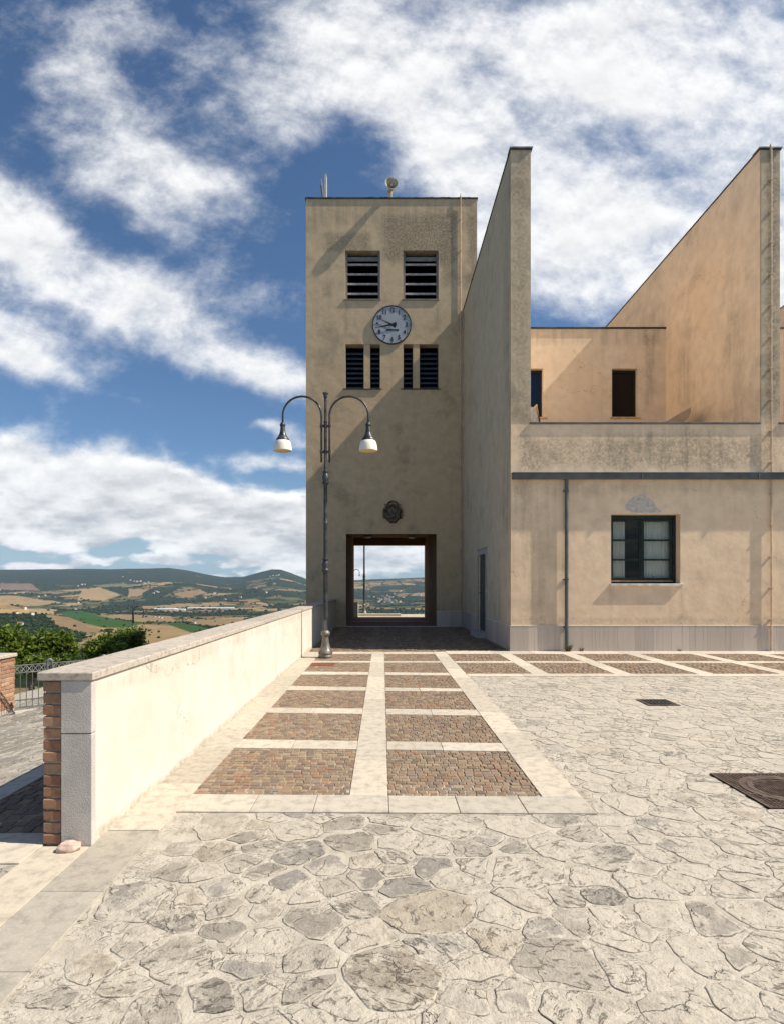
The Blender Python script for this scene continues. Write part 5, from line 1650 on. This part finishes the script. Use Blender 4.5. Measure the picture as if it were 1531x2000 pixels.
# cloud-layer coordinates (flatten towards the horizon)
den = g.m('ADD', g.m('MAXIMUM', s3[2], 0.0), .10)
lay = g.comb(g.m('DIVIDE', s3[0], den), g.m('DIVIDE', s3[1], den), 0.0)
lay_r = g.n('ShaderNodeMapping'); lay_r.inputs['Rotation'].default_value = (0, 0, R(22)); lay_r.inputs['Scale'].default_value = (1.0, 1.0, 1); g.put(lay_r.inputs[0], lay)
BL = [  # px, py, half width, half height, clockwise angle, weight
    (1040, 80, 420, 150, 8, 1.1), (1440, 90, 300, 150, 0, .85), (1330, 400, 330, 110, -12, .62), (900, 310, 150, 110, 35, .95), (1090, 470, 160, 160, 0, .80), (1300, 520, 330, 100, 10, .72), (830, 200, 170, 80, 20, .8), (980, 380, 120, 130, 30, .7),
    (610, 110, 120, 130, 55, .85), (480, 190, 120, 70, 20, .5), (110, 110, 110, 130, 60, .55), (300, 60, 220, 60, 10, .33),
    (250, 250, 150, 75, 40, .62), (390, 345, 130, 65, 22, .75), (160, 320, 160, 60, 35, .5), (330, 420, 170, 45, 30, .45), (640, 240, 60, 60, 0, .35),
    (120, 500, 240, 70, 30, 1.0), (300, 610, 260, 62, 27, 1.1), (520, 728, 170, 40, 10, 1.0), (480, 570, 150, 55, 15, .5), (40, 640, 200, 40, 22, .75), (60, 705, 140, 30, 24, 1.0), (-40, 430, 120, 90, 35, .8),
    (15, 865, 45, 50, 20, 1.0), (90, 915, 150, 45, 12, .9), (290, 925, 130, 42, 18, .85), (250, 985, 300, 50, 8, .9), (60, 1000, 220, 42, 4, .8), (420, 1000, 170, 40, 12, .95), (370, 955, 70, 32, 10, .8), (545, 915, 90, 22, 8, .75), (560, 1000, 120, 32, 5, .65), (350, 1050, 420, 22, 2, .55),
    (515, 842, 48, 15, 0, .85), (585, 862, 60, 26, 0, .55), (70, 1098, 70, 14, 0, .7), (200, 1096, 100, 12, 0, .5), (330, 1097, 60, 13, 0, .65), (520, 1098, 90, 12, 0, .6), (420, 1072, 90, 10, 0, .6), (760, 1085, 190, 60, 0, .85), (700, 1000, 120, 60, 0, .5),
    (1500, 560, 200, 120, 0, .6), (1700, 300, 300, 300, 0, .8), (-300, 700, 300, 160, 20, .8), (-300, 300, 300, 120, 20, .6),
]
uv = g.comb(uc_, vc_, 0.0)
wn = g.noise(uv, 5.0, 3, .6, out='Color')
wv = g.n('ShaderNodeVectorMath', operation='SCALE'); g.put(wv.inputs[0], g.vm('SUBTRACT', wn, (.5, .5, .5))); wv.inputs['Scale'].default_value = .10
ws = g.sep(g.vm('ADD', uv, wv.outputs[0]))
uv1 = g.comb(ws[0], ws[1], 1.0)
acc = None
for (px, py, rx, ry, ang, wt) in BL:
    c0, v0 = (px - VX) / F, (VY - py) / F
    c_, s_ = math.cos(R(-ang)), math.sin(R(-ang)); rx /= F; ry /= F
    a_ = g.vm('DOT_PRODUCT', uv1, (c_ / rx, s_ / rx, -(c0 * c_ + v0 * s_) / rx))
    b_ = g.vm('DOT_PRODUCT', uv1, (-s_ / ry, c_ / ry, (c0 * s_ - v0 * c_) / ry))
    q = g.m('MULTIPLY_ADD', b_, b_, g.m('MULTIPLY', a_, a_))
    t = g.m('EXPONENT', g.m('SUBTRACT', math.log(wt), q))
    acc = t if acc is None else g.m('ADD', acc, t)
acc = g.m('MULTIPLY', g.m('MINIMUM', acc, 1.2), .80)
lown0 = g.step(vc_, .06, .34, 1.0, 0.0)       # flatter, crisper cumulus low down
def cloud_noise(voff):
    p0 = g.comb(uc_, g.m('ADD', vc_, voff), 0.0)
    n1 = g.noise(p0, 3.8, 9, .64, .12)
    mp = g.n('ShaderNodeMapping'); mp.inputs['Scale'].default_value = (1.0, 1.5, 1); mp.inputs['Rotation'].default_value = (0, 0, R(30)); g.put(mp.inputs[0], p0)
    n2 = g.noise(mp.outputs[0], 9.0, 8, .66, .1)
    mp2 = g.n('ShaderNodeMapping'); mp2.inputs['Scale'].default_value = (1.0, 2.7, 1); g.put(mp2.inputs[0], p0)
    n3 = g.noise(mp2.outputs[0], 9.0, 8, .58, .05)
    vb = g.n('ShaderNodeTexVoronoi', feature='F1'); vb.inputs['Scale'].default_value = 11.0; vb.inputs['Detail'].default_value = 2.0; vb.inputs['Roughness'].default_value = 0.55
    if hasattr(vb, 'normalize'): vb.normalize = True
    g.put(vb.inputs['Vector'], g.vm('ADD', mp2.outputs[0], g.comb(g.m('MULTIPLY', n3, .12), g.m('MULTIPLY', n1, .08), 0.0)))
    n3 = g.m('ADD', g.m('MULTIPLY', n3, .62), g.m('MULTIPLY', g.m('SUBTRACT', 0.92, vb.outputs['Distance']), .40))
    nn = g.m('ADD', g.m('MULTIPLY', n1, .55), g.m('MULTIPLY', n2, .45))
    return g.m('ADD', g.m('MULTIPLY', nn, g.m('SUBTRACT', 1.0, lown0)), g.m('MULTIPLY', g.m('ADD', g.m('MULTIPLY', n3, .7), g.m('MULTIPLY', n1, .3)), lown0))
nn0 = cloud_noise(0.0); nn1 = cloud_noise(.020)
D0 = g.m('ADD', acc, g.m('MULTIPLY', g.m('SUBTRACT', nn0, .5), g.m('ADD', 2.8, g.m('MULTIPLY', lown0, .7))))
front = g.step(s3[1], .05, .25)
D0 = g.m('ADD', g.m('MULTIPLY', D0, front), g.m('MULTIPLY', g.m('SUBTRACT', 1.0, front), g.step(g.noise(lay, 1.1, 7, .6), .45, .7)))
lo = g.m('ADD', .12, g.m('MULTIPLY', lown0, .24)); hi = g.m('SUBTRACT', 1.22, g.m('MULTIPLY', lown0, .60))
cov = g.step(D0, lo, hi)
shade = g.step(g.m('SUBTRACT', nn1, nn0), -.10, .12)          # open above -> lit, more cloud above -> grey underside
thick = g.step(D0, .80, 1.75)
lit = (11.8, 11.7, 11.5); grey = (3.9, 4.15, 4.6)
gamt = g.m('ADD', g.m('MULTIPLY', shade, g.m('ADD', .30, g.m('MULTIPLY', lown0, .50))), g.m('MULTIPLY', thick, .48), None)
ccol = g.mix(g.m('MINIMUM', gamt, 1.0), lit, grey)
skyc = g.mix(1.0, sky.outputs[0], (.70, .90, 1.06), 'MULTIPLY')
skyc = g.mix(g.step(s3[2], .0, .22, .75, 0.0), skyc, (3.7, 5.1, 6.0))
fin = g.mix(g.m('MULTIPLY', cov, .96), skyc, ccol)
g.put(bg.inputs['Color'], fin)
bg.inputs['Strength'].default_value = 0.066
w.cycles.sampling_method = 'MANUAL'; w.cycles.sample_map_resolution = 256

# ------------------------------------------------------------------ sun
sl = bpy.data.lights.new('Sun', 'SUN'); sl.energy = 5.0; sl.angle = R(.5); sl.color = (1.0, .915, .79)
so = bpy.data.objects.new('Sun', sl); COL.objects.link(so); so.location = (20, -5, 30)
so.rotation_euler = SUN.to_track_quat('Z', 'Y').to_euler()

# ------------------------------------------------------------------ camera
cam = bpy.data.cameras.new('Camera'); co = bpy.data.objects.new('Camera', cam); COL.objects.link(co)
co.location = (0, 0, H); co.rotation_euler = (R(90), 0, 0)
cam.sensor_fit = 'HORIZONTAL'; cam.sensor_width = 36
cam.lens = 36 * F / 1531.0
cam.shift_x = (1531 / 2 - VX) / 1531.0
cam.shift_y = (VY - 1000) / 1531.0
cam.clip_start = .05; cam.clip_end = 60000
sc.camera = co

sc.view_settings.view_transform = 'Standard'; sc.view_settings.look = 'None'
sc.view_settings.exposure = 0.60; sc.view_settings.gamma = 1.0
sc.cycles.use_denoising = True
sc.cycles.max_bounces = 8; sc.cycles.diffuse_bounces = 6; sc.cycles.transparent_max_bounces = 16
